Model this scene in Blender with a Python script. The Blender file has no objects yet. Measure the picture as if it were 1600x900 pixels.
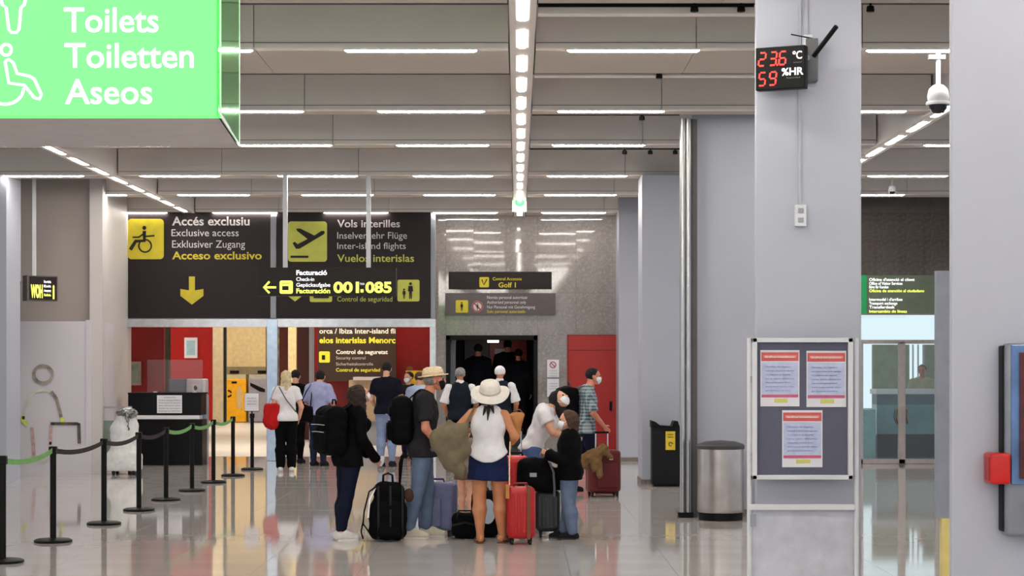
import bpy, bmesh, math, random
import numpy as np
from mathutils import Vector, Matrix
random.seed(7); np.random.seed(7)
S = bpy.context.scene
COL = S.collection
# ---------------------------------------------------------------- camera, world, exposure
F = 3000.0; VX = 808.0; HY = 573.0; CH = 1.75
cd = bpy.data.cameras.new('camera'); cam = bpy.data.objects.new('camera', cd); COL.objects.link(cam)
cam.location = (0, 0, CH); cam.rotation_euler = (math.pi/2, 0, 0)
cd.sensor_width = 36; cd.lens = F/1600*36; cd.shift_x = -(VX-800)/1600; cd.shift_y = (HY-450)/1600
cd.clip_end = 300; S.camera = cam
w = bpy.data.worlds.new('daylight'); S.world = w; w.use_nodes = True
w.node_tree.nodes['Background'].inputs[0].default_value = (0.86, 0.92, 1.0, 1)
w.node_tree.nodes['Background'].inputs[1].default_value = 1.25
S.view_settings.view_transform = 'Standard'; S.view_settings.look = 'None'
S.view_settings.gamma = 1; S.view_settings.use_curve_mapping = False
S.view_settings.exposure = -0.13
LAMP = 72.0

# ---------------------------------------------------------------- helpers
def P(px, py, d): return Vector(((px-VX)/F*d, d, CH+(HY-py)/F*d))
def X(px, d): return (px-VX)/F*d
def Z(py, d): return CH+(HY-py)/F*d
def DF(py): return F*CH/(py-HY)                       # depth of a floor point at pixel row py
def lin(c): return tuple(((v/255)/12.92 if v/255 <= .04045 else ((v/255+.055)/1.055)**2.4) for v in c)
MATS = {}
def mat(name, rgb, rough=.6, metal=0, var=.05, scale=8, bump=0, bscale=60, emit=0, ecol=None, trans=0, ior=1.45, spec=.5, alpha=1, stretch=None):
    if name in MATS: return MATS[name]
    m = bpy.data.materials.new(name); m.use_nodes = True; MATS[name] = m
    nt = m.node_tree; b = nt.nodes['Principled BSDF']
    c = lin(rgb)
    b.inputs['Roughness'].default_value = rough; b.inputs['Metallic'].default_value = metal
    b.inputs['IOR'].default_value = ior; b.inputs['Transmission Weight'].default_value = trans
    b.inputs['Specular IOR Level'].default_value = spec
    b.inputs['Alpha'].default_value = alpha
    tc = nt.nodes.new('ShaderNodeTexCoord'); mp = nt.nodes.new('ShaderNodeMapping')
    nt.links.new(tc.outputs['Object'], mp.inputs[0])
    if stretch: mp.inputs['Scale'].default_value = stretch
    n = nt.nodes.new('ShaderNodeTexNoise'); n.inputs['Scale'].default_value = scale; n.inputs['Detail'].default_value = 4
    nt.links.new(mp.outputs[0], n.inputs['Vector'])
    r = nt.nodes.new('ShaderNodeValToRGB')
    r.color_ramp.elements[0].position = .3; r.color_ramp.elements[1].position = .7
    r.color_ramp.elements[0].color = (*[max(0, v*(1-var*2)) for v in c], 1)
    r.color_ramp.elements[1].color = (*[min(1, v*(1+var*2)) for v in c], 1)
    nt.links.new(n.outputs['Fac'], r.inputs[0]); nt.links.new(r.outputs[0], b.inputs['Base Color'])
    if bump:
        n2 = nt.nodes.new('ShaderNodeTexNoise'); n2.inputs['Scale'].default_value = bscale
        nt.links.new(mp.outputs[0], n2.inputs['Vector'])
        bp = nt.nodes.new('ShaderNodeBump'); bp.inputs['Strength'].default_value = bump; bp.inputs['Distance'].default_value = .01
        nt.links.new(n2.outputs['Fac'], bp.inputs['Height']); nt.links.new(bp.outputs[0], b.inputs['Normal'])
    if emit:
        b.inputs['Emission Color'].default_value = (*lin(ecol or rgb), 1); b.inputs['Emission Strength'].default_value = emit
    return m
def cloth(name, rgb, **k):
    a = dict(rough=.85, var=.05, scale=14, bump=.25, bscale=45, spec=.2); a.update(k); return mat(name, rgb, **a)

def tag(o, label=None, cat=None, group=None, kind=None):
    if label: o['label'] = label
    if cat: o['category'] = cat
    if group: o['group'] = group
    if kind: o['kind'] = kind
    return o
def empty(name, loc=(0, 0, 0), rz=0, label=None, cat=None, group=None, kind=None):
    o = bpy.data.objects.new(name, None); COL.objects.link(o); o.location = loc; o.rotation_euler = (0, 0, rz)
    o.empty_display_size = .1
    return tag(o, label, cat, group, kind)
def link(name, me, m=None, parent=None, loc=None):
    o = bpy.data.objects.new(name, me); COL.objects.link(o)
    if m is not None and not me.materials: me.materials.append(m)
    if parent: o.parent = parent
    if loc is not None: o.location = loc
    return o
class MB:
    """collects shapes, builds ONE mesh object"""
    def __init__(s, off=(0, 0, 0)): s.v = []; s.f = []; s.off = Vector(off); s.bev = 0
    def add(s, vs, fs):
        n = len(s.v); s.v += [tuple(Vector(v)) for v in vs]; s.f += [tuple(i+n for i in f) for f in fs]; return s
    def box(s, x0, x1, y0, y1, z0, z1, M=None):
        vs = [Vector((x, y, z)) for x in (x0, x1) for y in (y0, y1) for z in (z0, z1)]
        if M: vs = [M @ v for v in vs]
        return s.add(vs, [(0, 1, 3, 2), (4, 6, 7, 5), (0, 4, 5, 1), (2, 3, 7, 6), (0, 2, 6, 4), (1, 5, 7, 3)])
    def rbox(s, x0, x1, y0, y1, z0, z1, r, seg=4, M=None):
        """box rounded on all edges"""
        bm = bmesh.new(); bmesh.ops.create_cube(bm, size=1)
        for v in bm.verts: v.co = Vector((x0+(v.co.x+.5)*(x1-x0), y0+(v.co.y+.5)*(y1-y0), z0+(v.co.z+.5)*(z1-z0)))
        bmesh.ops.bevel(bm, geom=bm.edges[:], offset=r, segments=seg, profile=.5, affect='EDGES')
        vs = [M @ v.co if M else v.co.copy() for v in bm.verts]
        bm.verts.index_update(); fs = [tuple(v.index for v in f.verts) for f in bm.faces]; bm.free()
        return s.add(vs, fs)
    def tube(s, pts, r, n=8, cap=True, flat=1.0, up=None):
        pts = [Vector(p) for p in pts]; rs = r if isinstance(r, (list, tuple)) else [r]*len(pts)
        vs = []; fs = []; prev = None
        for i, p in enumerate(pts):
            t = (pts[min(i+1, len(pts)-1)]-pts[max(i-1, 0)])
            t = t.normalized() if t.length > 1e-9 else Vector((0, 0, 1))
            a = Vector(up) if up else (prev if prev is not None else (Vector((0, 0, 1)) if abs(t.z) < .9 else Vector((1, 0, 0))))
            a = (a-t*a.dot(t))
            if a.length < 1e-6: a = t.orthogonal()
            a.normalize(); prev = a; b = t.cross(a)
            for k in range(n):
                q = 2*math.pi*k/n
                vs.append(p+a*math.cos(q)*rs[i]+b*math.sin(q)*rs[i]*flat)
        for i in range(len(pts)-1):
            for k in range(n):
                fs.append((i*n+k, i*n+(k+1) % n, (i+1)*n+(k+1) % n, (i+1)*n+k))
        if cap: fs += [tuple(range(n-1, -1, -1)), tuple((len(pts)-1)*n+k for k in range(n))]
        return s.add(vs, fs)
    def ribbon(s, pts, w, th=.004, side=(1, 0, 0)):
        """flat strap: width along SIDE"""
        pts = [Vector(p) for p in pts]; sd = Vector(side).normalized(); vs = []; fs = []
        for i, p in enumerate(pts):
            t = (pts[min(i+1, len(pts)-1)]-pts[max(i-1, 0)]).normalized(); nrm = t.cross(sd)
            if nrm.length < 1e-6: nrm = Vector((0, 1, 0))
            nrm.normalize()
            for a, b in ((-1, -1), (1, -1), (1, 1), (-1, 1)): vs.append(p+sd*a*w/2+nrm*b*th/2)
        for i in range(len(pts)-1):
            for k in range(4): fs.append((i*4+k, i*4+(k+1) % 4, (i+1)*4+(k+1) % 4, (i+1)*4+k))
        fs += [(3, 2, 1, 0), tuple((len(pts)-1)*4+k for k in range(4))]
        return s.add(vs, fs)
    def lathe(s, prof, c=(0, 0, 0), n=24, sx=1, sy=1, M=None):
        c = Vector(c); vs = []; fs = []
        for (r, z) in prof:
            for k in range(n):
                q = 2*math.pi*k/n; v = Vector((math.cos(q)*r*sx, math.sin(q)*r*sy, z)); vs.append((M @ v if M else v)+c)
        for i in range(len(prof)-1):
            for k in range(n): fs.append((i*n+k, i*n+(k+1) % n, (i+1)*n+(k+1) % n, (i+1)*n+k))
        fs += [tuple(range(n-1, -1, -1)), tuple((len(prof)-1)*n+k for k in range(n))]
        return s.add(vs, fs)
    def prism(s, poly, y0, y1):
        """poly: list of (x,z); extruded y0..y1"""
        n = len(poly); vs = [(x, y0, z) for x, z in poly]+[(x, y1, z) for x, z in poly]
        fs = [tuple(range(n)), tuple(range(2*n-1, n-1, -1))]+[(i, n+i, n+(i+1) % n, (i+1) % n) for i in range(n)]
        return s.add(vs, fs)
    def build(s, name, m, parent=None, smooth=False, W=True, bevel=0):
        """W: verts are world coordinates; parented objects get them relative to the parent's location"""
        off = Vector((0, 0, 0))
        if W and parent is not None:
            p = parent
            while p is not None: off += p.location; p = p.parent
        me = bpy.data.meshes.new(name); me.from_pydata([tuple(Vector(v)-off) for v in s.v], [], s.f)
        bm = bmesh.new(); bm.from_mesh(me); bmesh.ops.recalc_face_normals(bm, faces=bm.faces[:])
        if bevel: bmesh.ops.bevel(bm, geom=[e for e in bm.edges if len(e.link_faces) == 2 and e.calc_face_angle(0) > .9], offset=bevel, segments=2, profile=.6, affect='EDGES')
        bm.to_mesh(me); bm.free()
        if smooth:
            me.shade_smooth()
            if smooth != 'all': me.set_sharp_from_angle(angle=math.radians(38))
        return link(name, me, m, parent)
def disc(cx, cz, r, n=28, a0=0, a1=2*math.pi):
    k = [(cx+math.cos(a0+(a1-a0)*i/n)*r, cz+math.sin(a0+(a1-a0)*i/n)*r) for i in range(n)]
    return k
def rrect(x0, x1, z0, z1, r, n=5):
    out = []
    for cx, cz, a in ((x1-r, z1-r, 0), (x0+r, z1-r, 90), (x0+r, z0+r, 180), (x1-r, z0+r, 270)):
        for i in range(n+1):
            q = math.radians(a+90*i/n); out.append((cx+math.cos(q)*r, cz+math.sin(q)*r))
    return out
class Px:
    """draw flat art on a vertical plane at depth d, with picture-plane measurements turned into metres"""
    def __init__(s, d, parent, th=.004): s.d = d; s.p = parent; s.th = th; s.k = 0
    def y(s): return s.d-.001
    def poly(s, pts, m, name='pictogram', lift=1):
        q = [(X(x, s.d), Z(y, s.d)) for x, y in pts]; y1 = s.d-.001-s.th*(lift-1); return MB().prism(q, y1-s.th, y1).build(name, m, s.p)
    def rect(s, x0, x1, y0, y1, m, name='panel', lift=1, r=0):
        if r:
            s_ = s.d/F; q = rrect(X(x0, s.d), X(x1, s.d), Z(y1, s.d), Z(y0, s.d), r*s_)
            yy = s.d-.001-s.th*(lift-1); return MB().prism(q, yy-s.th, yy).build(name, m, s.p)
        return s.poly([(x0, y0), (x1, y0), (x1, y1), (x0, y1)], m, name, lift)
    def stroke(s, paths, wpx, m, name='pictogram', lift=2):
        mb = MB(); yy = s.d-.001-s.th*(lift-1)-s.th/2
        for pts in paths:
            mb.ribbon([(X(x, s.d), yy, Z(y, s.d)) for x, y in pts], s.th, wpx*s.d/F, side=(0, 1, 0))
        return mb.build(name, m, s.p)
def arc(cx, cy, rx, ry, a0, a1, n=16):
    return [(cx+math.cos(math.radians(a0+(a1-a0)*i/n))*rx, cy-math.sin(math.radians(a0+(a1-a0)*i/n))*ry) for i in range(n+1)]
def text(body, x0, x1, ybase, cap, d, m, parent, bold=0, name='lettering', lift=.006, M=None, raw=None):
    """lettering from x0 to x1 (picture px), baseline ybase, capital height CAP px, standing on plane d"""
    cu = bpy.data.curves.new('t', 'FONT'); cu.body = body; cu.size = 1; cu.offset = bold; cu.extrude = .01; cu.resolution_u = 3
    to = bpy.data.objects.new('t', cu); COL.objects.link(to)
    dg = bpy.context.evaluated_depsgraph_get(); me = bpy.data.meshes.new_from_object(to.evaluated_get(dg))
    bpy.data.objects.remove(to); bpy.data.curves.remove(cu)
    n = len(me.vertices); co = np.zeros(n*3); me.vertices.foreach_get('co', co); co = co.reshape(-1, 3)
    k = d/F; xa, xb = co[:, 0].min(), co[:, 0].max()
    if raw:                       # raw = (x0, x1, zbase, cap) metres in parent space, plane y=0
        a0, a1, zb, ch = raw; sx = (a1-a0)/(xb-xa); sz = ch/.73
        out = np.stack([a0+(co[:, 0]-xa)*sx, -co[:, 2]*.1-.002, zb+co[:, 1]*sz], 1)
    else:
        sx = (x1-x0)*k/(xb-xa); sz = cap*k/.73
        off = np.zeros(3); p = parent
        while p is not None: off += np.array(p.location); p = p.parent
        out = np.stack([X(x0, d)+(co[:, 0]-xa)*sx, d-lift-co[:, 2]*.1, Z(ybase, d)+co[:, 1]*sz], 1)-off
    me.vertices.foreach_set('co', out.ravel()); me.update(); me.materials.clear(); me.name = name
    o = link(name, me, m, parent)
    if M: o.matrix_local = M
    return o

# ---------------------------------------------------------------- SDF modelling (soft and organic shapes)
def rc(a, b, ra, rb, kd=1, fw=(0, 1, 0), cut=None):
    """tapered capsule; kd<1 flattens it along FW; cut=(point, normal) keeps the side away from normal"""
    a = np.array(a, float); b = np.array(b, float); R = max(ra, rb)
    lo = np.minimum(a, b)-R; hi = np.maximum(a, b)+R; ab = b-a; L2 = max(ab@ab, 1e-9)
    fwn = np.array(fw, float); fwn /= np.linalg.norm(fwn)
    if kd < 1 and np.linalg.norm(ab) > 1e-6:
        pass
    def f(p):
        v = p-a; t = np.clip((v@ab)/L2, 0, 1); v = v-t[..., None]*ab
        if kd != 1:
            dn = v@fwn; q = np.sqrt(np.maximum((v*v).sum(-1)-dn*dn, 0)+(dn/kd)**2); d = (q-(ra+(rb-ra)*t))*(kd if kd < 1 else 1)
        else: d = np.sqrt((v*v).sum(-1))-(ra+(rb-ra)*t)
        if cut is not None:
            for c0, cn in (cut if isinstance(cut, list) else [cut]):
                cn = np.array(cn, float); cn /= np.linalg.norm(cn); d = np.maximum(d, (p-np.array(c0))@cn)
        return d
    return (lo, hi, f)
def el(c, r, R=None, cut=None):
    c = np.array(c, float); r = np.array(r, float)
    if R is not None: R = np.array(R)
    m = max(r) if R is not None else r
    def f(p):
        v = p-c
        if R is not None: v = v@R
        k0 = np.sqrt(((v/r)**2).sum(-1)); k1 = np.sqrt(((v/r**2)**2).sum(-1)); d = k0*(k0-1)/np.maximum(k1, 1e-9)
        if cut is not None:
            for c0, cn in (cut if isinstance(cut, list) else [cut]):
                cn = np.array(cn, float); cn /= np.linalg.norm(cn); d = np.maximum(d, (p-np.array(c0))@cn)
        return d
    return (c-m, c+m, f)
def rb(c, h, r, R=None):
    """rounded box centre c, half sizes h"""
    c = np.array(c, float); h = np.array(h, float)
    if R is not None: R = np.array(R)
    m = np.linalg.norm(h) if R is not None else h
    def f(p):
        v = p-c
        if R is not None: v = v@R
        q = np.abs(v)-(h-r)
        return np.sqrt((np.maximum(q, 0)**2).sum(-1))+np.minimum(q.max(-1), 0)-r
    return (c-m, c+m, f)
def sdf_mesh(prims, vox, k=.02, cuts=(), subs=(), noise=0, nscale=18, seed=0):
    lo = np.min([p[0] for p in prims], 0)-vox*2.5-noise; hi = np.max([p[1] for p in prims], 0)+vox*2.5+noise
    n = np.ceil((hi-lo)/vox).astype(int)+1
    ax = [lo[i]+np.arange(n[i])*vox for i in range(3)]
    D = np.full(n, .2); pad = k+vox*2.5
    for (a, b, f) in prims:
        i0 = np.maximum(((a-pad-lo)/vox).astype(int), 0); i1 = np.minimum(((b+pad-lo)/vox).astype(int)+2, n)
        sl = tuple(slice(i0[i], i1[i]) for i in range(3))
        g = np.stack(np.meshgrid(*[ax[i][sl[i]] for i in range(3)], indexing='ij'), -1)
        d = f(g); A = D[sl]
        if k > 0:
            h = np.clip(.5+.5*(A-d)/k, 0, 1); D[sl] = A*(1-h)+d*h-k*h*(1-h)
        else: D[sl] = np.minimum(A, d)
    if cuts or noise:
        G = np.stack(np.meshgrid(*ax, indexing='ij'), -1)
        if noise:
            s = seed*1.7
            D += noise*(np.sin(G[..., 2]*nscale*1.3+G[..., 0]*nscale*.9+s)*np.sin(G[..., 1]*nscale+G[..., 2]*nscale*.5+2*s)+.6*np.sin(G[..., 0]*nscale*2.1-G[..., 2]*nscale*2.4+s))*.6
        for c in cuts:
            if callable(c): D = np.maximum(D, c(G))
            else:
                cn = np.array(c[1], float); cn /= np.linalg.norm(cn); D = np.maximum(D, (G-np.array(c[0]))@cn)
    for (a, b, f) in subs:
        i0 = np.maximum(((a-pad-lo)/vox).astype(int), 0); i1 = np.minimum(((b+pad-lo)/vox).astype(int)+2, n)
        if (i1 <= i0).any(): continue
        sl = tuple(slice(i0[i], i1[i]) for i in range(3))
        g = np.stack(np.meshgrid(*[ax[i][sl[i]] for i in range(3)], indexing='ij'), -1); D[sl] = np.maximum(D[sl], -f(g))
    # keep the outer layer outside so the surface always closes
    for i in range(3):
        s0 = [slice(None)]*3; s0[i] = 0; D[tuple(s0)] = np.maximum(D[tuple(s0)], .01); s0[i] = -1; D[tuple(s0)] = np.maximum(D[tuple(s0)], .01)
    ins = D < 0
    c = [ins[i:n[0]-1+i, j:n[1]-1+j, l:n[2]-1+l] for i in (0, 1) for j in (0, 1) for l in (0, 1)]
    s = sum(x.astype(np.int8) for x in c); act = (s > 0) & (s < 8)
    idx = -np.ones(act.shape, int); ci = np.argwhere(act); idx[act] = np.arange(len(ci))
    acc = np.zeros((len(ci), 3)); cnt = np.zeros(len(ci))
    for axn in range(3):
        o1, o2 = [a for a in range(3) if a != axn]
        for u in (0, 1):
            for v in (0, 1):
                a = ci.copy(); a[:, o1] += u; a[:, o2] += v; b = a.copy(); b[:, axn] += 1
                da = D[a[:, 0], a[:, 1], a[:, 2]]; db = D[b[:, 0], b[:, 1], b[:, 2]]
                m = (da < 0) != (db < 0); t = np.where(m, da/np.where(m, da-db, 1), 0)
                q = a.astype(float); q[:, axn] += t; acc += np.where(m[:, None], q-ci, 0); cnt += m
    V = lo+(ci+acc/cnt[:, None])*vox
    faces = []
    for axn in range(3):
        o1, o2 = [(1, 2), (2, 0), (0, 1)][axn]
        sa = [slice(1, -1)]*3; sa[axn] = slice(0, -1); sb = [slice(1, -1)]*3; sb[axn] = slice(1, None)
        A = ins[tuple(sa)]; B = ins[tuple(sb)]; m = A != B; e = np.argwhere(m); flip = A[m]
        off = np.ones(3, int); off[axn] = 0; e = e+off
        def cell(du, dv):
            q = e.copy(); q[:, o1] -= du; q[:, o2] -= dv; return idx[q[:, 0], q[:, 1], q[:, 2]]
        q = np.stack([cell(1, 1), cell(0, 1), cell(0, 0), cell(1, 0)], 1)
        q[~flip] = q[~flip][:, ::-1]; faces.append(q)
    Fq = np.concatenate(faces); return V, Fq
def mesh_np(name, parts):
    """parts: list of (V, F quads) joined in one mesh"""
    V = np.concatenate([p[0] for p in parts]); fs = []; o = 0
    for v, f in parts: fs.append(f+o); o += len(v)
    Fq = np.concatenate(fs); me = bpy.data.meshes.new(name)
    me.vertices.add(len(V)); me.vertices.foreach_set('co', V.ravel().astype(np.float32))
    me.loops.add(Fq.size); me.loops.foreach_set('vertex_index', Fq.ravel().astype(np.int32))
    me.polygons.add(len(Fq)); me.polygons.foreach_set('loop_start', np.arange(0, Fq.size, 4, dtype=np.int32))
    me.update(calc_edges=True); me.validate(); me.shade_smooth(); return me
def soft(name, prims, m, parent, vox=.012, **k):
    return link(name, mesh_np(name, [sdf_mesh(prims, vox, **k)]), m, parent)
# ---------------------------------------------------------------- shared materials
m_col = mat('painted_column', (174, 178, 191), .45, var=.015, scale=1.2)
m_grey = mat('grey_paint', (150, 154, 164), .5, var=.03, scale=2)
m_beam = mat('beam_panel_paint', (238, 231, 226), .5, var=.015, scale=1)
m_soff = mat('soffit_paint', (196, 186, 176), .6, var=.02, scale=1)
m_void = mat('dark_void', (96, 92, 88), .9)
m_joint = mat('joint_dark', (120, 114, 110), .7)
m_black = mat('black_plastic', (9, 9, 10), .5, var=.1, spec=.2)
m_rubber = mat('black_rubber', (12, 12, 13), .7)
m_steel = mat('brushed_steel', (172, 172, 172), .28, metal=1, var=.05, scale=3, stretch=(20, 20, 1))
m_chrome = mat('chrome', (210, 210, 212), .15, metal=1)
m_alu = mat('white_aluminium', (214, 216, 222), .35, var=.02)
m_white = mat('white_laminate', (210, 205, 212), .4, var=.01, scale=1)
m_beige = mat('beige_wall_paint', (172, 162, 156), .7, var=.02, scale=1)
m_brown = mat('sign_brown', (38, 31, 33), .5, var=.03, spec=.25)
m_yel = mat('sign_yellow', (206, 190, 44), .5, var=.04)
m_yel2 = mat('sign_green_yellow', (196, 200, 84), .5, var=.03)
m_off = mat('sign_offwhite', (206, 200, 200), .5, var=.02)
m_red = mat('red_panel', (160, 20, 15), .35, var=.03, scale=2)
m_dred = mat('dark_red_panel', (128, 16, 14), .4, var=.05, scale=2)
m_paper = mat('paper', (226, 226, 234), .6, var=.01)
m_glow = mat('lamp_glow', (255, 252, 246), .4, emit=LAMP, ecol=(255, 248, 238), var=0)
m_ytext = mat('lit_yellow', (235, 245, 90), .5, emit=1.1, ecol=(240, 250, 110), var=0)
m_wtext = mat('lit_white', (250, 250, 255), .5, emit=1.1, var=0)
m_glass = mat('clear_glass', (225, 240, 238), .03, trans=1, ior=1.45, var=0)
def stone(name, base, vein, rough, sc=3):
    m = mat(name, base, rough, var=.06, scale=sc); nt = m.node_tree; b = nt.nodes['Principled BSDF']
    n = nt.nodes.new('ShaderNodeTexNoise'); n.inputs['Scale'].default_value = 22; n.inputs['Detail'].default_value = 8
    tc = [x for x in nt.nodes if x.type == 'TEX_COORD'][0]; nt.links.new(tc.outputs['Object'], n.inputs['Vector'])
    r = nt.nodes.new('ShaderNodeValToRGB'); r.color_ramp.elements[0].position = .48; r.color_ramp.elements[1].position = .72
    mx = nt.nodes.new('ShaderNodeMixRGB'); mx.inputs[2].default_value = (*lin(vein), 1)
    old = b.inputs['Base Color'].links[0].from_socket
    nt.links.new(n.outputs['Fac'], r.inputs[0]); nt.links.new(r.outputs[0], mx.inputs[0]); nt.links.new(old, mx.inputs[1]); nt.links.new(mx.outputs[0], b.inputs['Base Color'])
    return m
m_marble = stone('grey_marble', (138, 132, 130), (156, 150, 147), .04)
m_dmarble = stone('dark_marble', (92, 84, 80), (108, 100, 96), .12)
# polished floor
m_floor = mat('polished_floor_tile', (200, 194, 192), .05, var=.03, scale=1.1, ior=1.6)
m_fbase = mat('floor_joint', (120, 116, 114), .3)

# ---------------------------------------------------------------- floor
fl = MB().box(-30, 30, -15, 75, -.3, -.012).build('floor', m_fbase); tag(fl, 'polished pale grey tiled terminal floor', kind='structure')
TS = .9
tile_me = MB().box(-TS/2+.0015, TS/2-.0015, -TS/2+.0015, TS/2-.0015, -.012, 0).build('tile', m_floor, fl, W=False)
base_me = tile_me.data; first = True
rng = random.Random(3)
for j in range(13):
    yc = 15.3+TS*(j+.5)
    for i in range(-8, 9):
        xc = TS*i
        if abs(xc) > yc*.275+.9 or xc > yc*.27+.6: continue
        o = tile_me if first else bpy.data.objects.new('tile', base_me)
        if not first: COL.objects.link(o); o.parent = fl
        first = False
        o.location = (xc, yc, 0); o.rotation_euler = (rng.uniform(-4, 4)*1e-4, rng.uniform(-4, 4)*1e-4, 0)
# remaining floor finish around the single tiles
ffar = MB()
y0 = 15.3; y1 = 15.3+13*TS
ffar.box(-30, 30, y1+.0015, 75, -.012, 0).box(-30, 30, -15, y0-.0015, -.012, 0)
for j in range(13):
    yc = 15.3+TS*(j+.5); cols = [i for i in range(-8, 9) if not (abs(TS*i) > yc*.275+.9 or TS*i > yc*.27+.6)]
    ffar.box(-30, TS*(cols[0]-.5)-.0015, yc-TS/2, yc+TS/2, -.012, 0).box(TS*(cols[-1]+.5)+.0015, 30, yc-TS/2, yc+TS/2, -.012, 0)
tag(ffar.build('floor_finish', m_floor, fl), kind='stuff')
jl = MB()
for k in range(1, 16): jl.box(-12, 12, y1+TS*k-.004, y1+TS*k+.004, -.001, .0006)
tag(jl.build('tile_joint', m_fbase, fl), kind='stuff')

# ---------------------------------------------------------------- ceiling
ZL = CH+2.88
ce = MB().box(-30, 30, -15, 40, 5.7, 5.9).build('ceiling', m_void); tag(ce, 'slatted white panel ceiling with dark gaps', kind='structure')
ROWS = [(13.3, 1.9), (17.35, 1.5), (21.5, .42), (24.8, .5), (28.8, .6), (32.0, .6), (35.7, 1.0)]
EDG = [-13, -10.4, -8.3, -6.24, None, -5.99, -4.43, -2.38, -.075, None, .165, 1.62, 3.12, 4.64, None, 4.9, 6.5, 8.4, 11, 14]
for (d, wd) in ROWS:
    for a, b in zip(EDG[:-1], EDG[1:]):
        if a is None or b is None: continue
        lim = d*.29+1.6
        if b < -lim or a > lim*.95: continue
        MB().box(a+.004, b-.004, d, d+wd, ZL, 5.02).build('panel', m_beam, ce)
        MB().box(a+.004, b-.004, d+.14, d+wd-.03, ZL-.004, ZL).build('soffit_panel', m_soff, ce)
        # shadow-gap line across the face just above the lamp
        MB().box(a+.004, b-.004, d-.003, d+.001, ZL+.045, ZL+.052).build('groove', m_joint, ce)
for d in (-13, -9, -5, -1, 3, 6.5, 9.8):
    MB().box(-14, 14, d, d+1.6, ZL, 5.02).build('panel', m_beam, ce)
for i, xc in enumerate((-6.115, .045, 4.77)):
    MB().box(xc-.11, xc-.055, 12, 36.75, ZL-.02, 5.03).build('light_channel', m_beam, ce)
    MB().box(xc+.055, xc+.11, 12, 36.75, ZL-.02, 5.03).build('light_channel', m_beam, ce)
    MB().box(xc-.055, xc+.055, 12, 36.75, ZL-.014, 5.03).build('light_channel', m_beam, ce)
ROWN = {17.35: 'the nearest ceiling row', 21.5: 'the second nearest row', 24.8: 'the third nearest row',
        28.8: 'the fourth nearest row', 32.0: 'the next to last row', 35.7: 'the farthest row'}
ORD = ['first', 'second', 'third', 'fourth', 'fifth', 'sixth', 'seventh', 'eighth', 'ninth', 'tenth', 'eleventh', 'twelfth', 'thirteenth', 'fourteenth', 'fifteenth']
ST = [-7.72, -5.67, -3.6, -1.565, .455, 3.17, 5.27]
# the one lamp mesh pair, shared
gl_me = None
for (d, wd) in ROWS[1:]:
    lo, hi = (12-VX)/F*d, (1490-VX)/F*d
    for s0 in ST:
        s1 = s0+1.205
        if s1 < lo or s0 > hi: continue
        
        if s0 < -1.6: k = [-3.6, -5.67, -7.72].index(s0); pos = ORD[k+1]+' left of the central strip'
        elif s0 < 0: pos = 'directly left of the central strip'
        elif s0 < 3: pos = 'directly right of the central strip'
        else: pos = ('right of the square column' if s0 < 5 else 'beside the right-hand strip')
        r = empty('ceiling_light', (s0+.6, d+.07, ZL), label='long tube light of %s, %s' % (ROWN[d], pos), cat='ceiling light', group='long tube lights of the ceiling rows')
        if gl_me is None:
            h = MB().box(-.6, .6, -.05, .05, -.012, 0).build('housing', m_alu, r, W=False); g = MB().prism([(-.6, -.012), (-.57, -.024), (.57, -.024), (.6, -.012)], -.03, .03).build('diffuser', m_glow, r, W=False)
            gl_me = (h.data, g.data)
        else:
            link('housing', gl_me[0], None, r); link('diffuser', gl_me[1], None, r)
mb = MB()  # lamp rows outside the view, added for light and wall reflections
for d in (-9, -5, -1, 3, 6.5, 9.8, 13.3):
    for s0 in (-9.8, -7.7, -5.67, -3.6, -1.565, .455, 3.17, 5.27, 7.3): mb.box(s0, s0+1.2, d+.03, d+.1, ZL-.034, ZL)
tag(mb.build('unseen_light_rows', m_glow), kind='structure')
# short tubes of the three light strips
NAMES = {0: 'left-hand', 1: 'central', 2: 'right-hand'}
st_me = None
for i, (xc, d0) in enumerate(((-6.115, 25.0), (.045, 13.62), (4.77, 19.75))):
    k = 0; d = d0
    while d < 34.0 or (i == 0 and d < 35):
        if i == 0 and d > 34.6: break
        if i == 2 and d+1 > 35: break
        o = MB().prism([(-.027, 0), (-.027, -.0075), (.027, -.0075), (.027, 0)], 0, .9).build('strip_light', m_glow, None) if st_me is None else link('strip_light', st_me)
        st_me = o.data; o.location = (xc, d, ZL-.014)
        tag(o, 'short white tube of the %s light strip, %s from the camera end' % (NAMES[i], ORD[k] if k < 15 else 'farthest'), 'strip light', 'short tubes of the %s ceiling light strip' % NAMES[i])
        d += 1.36; k += 1
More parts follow.
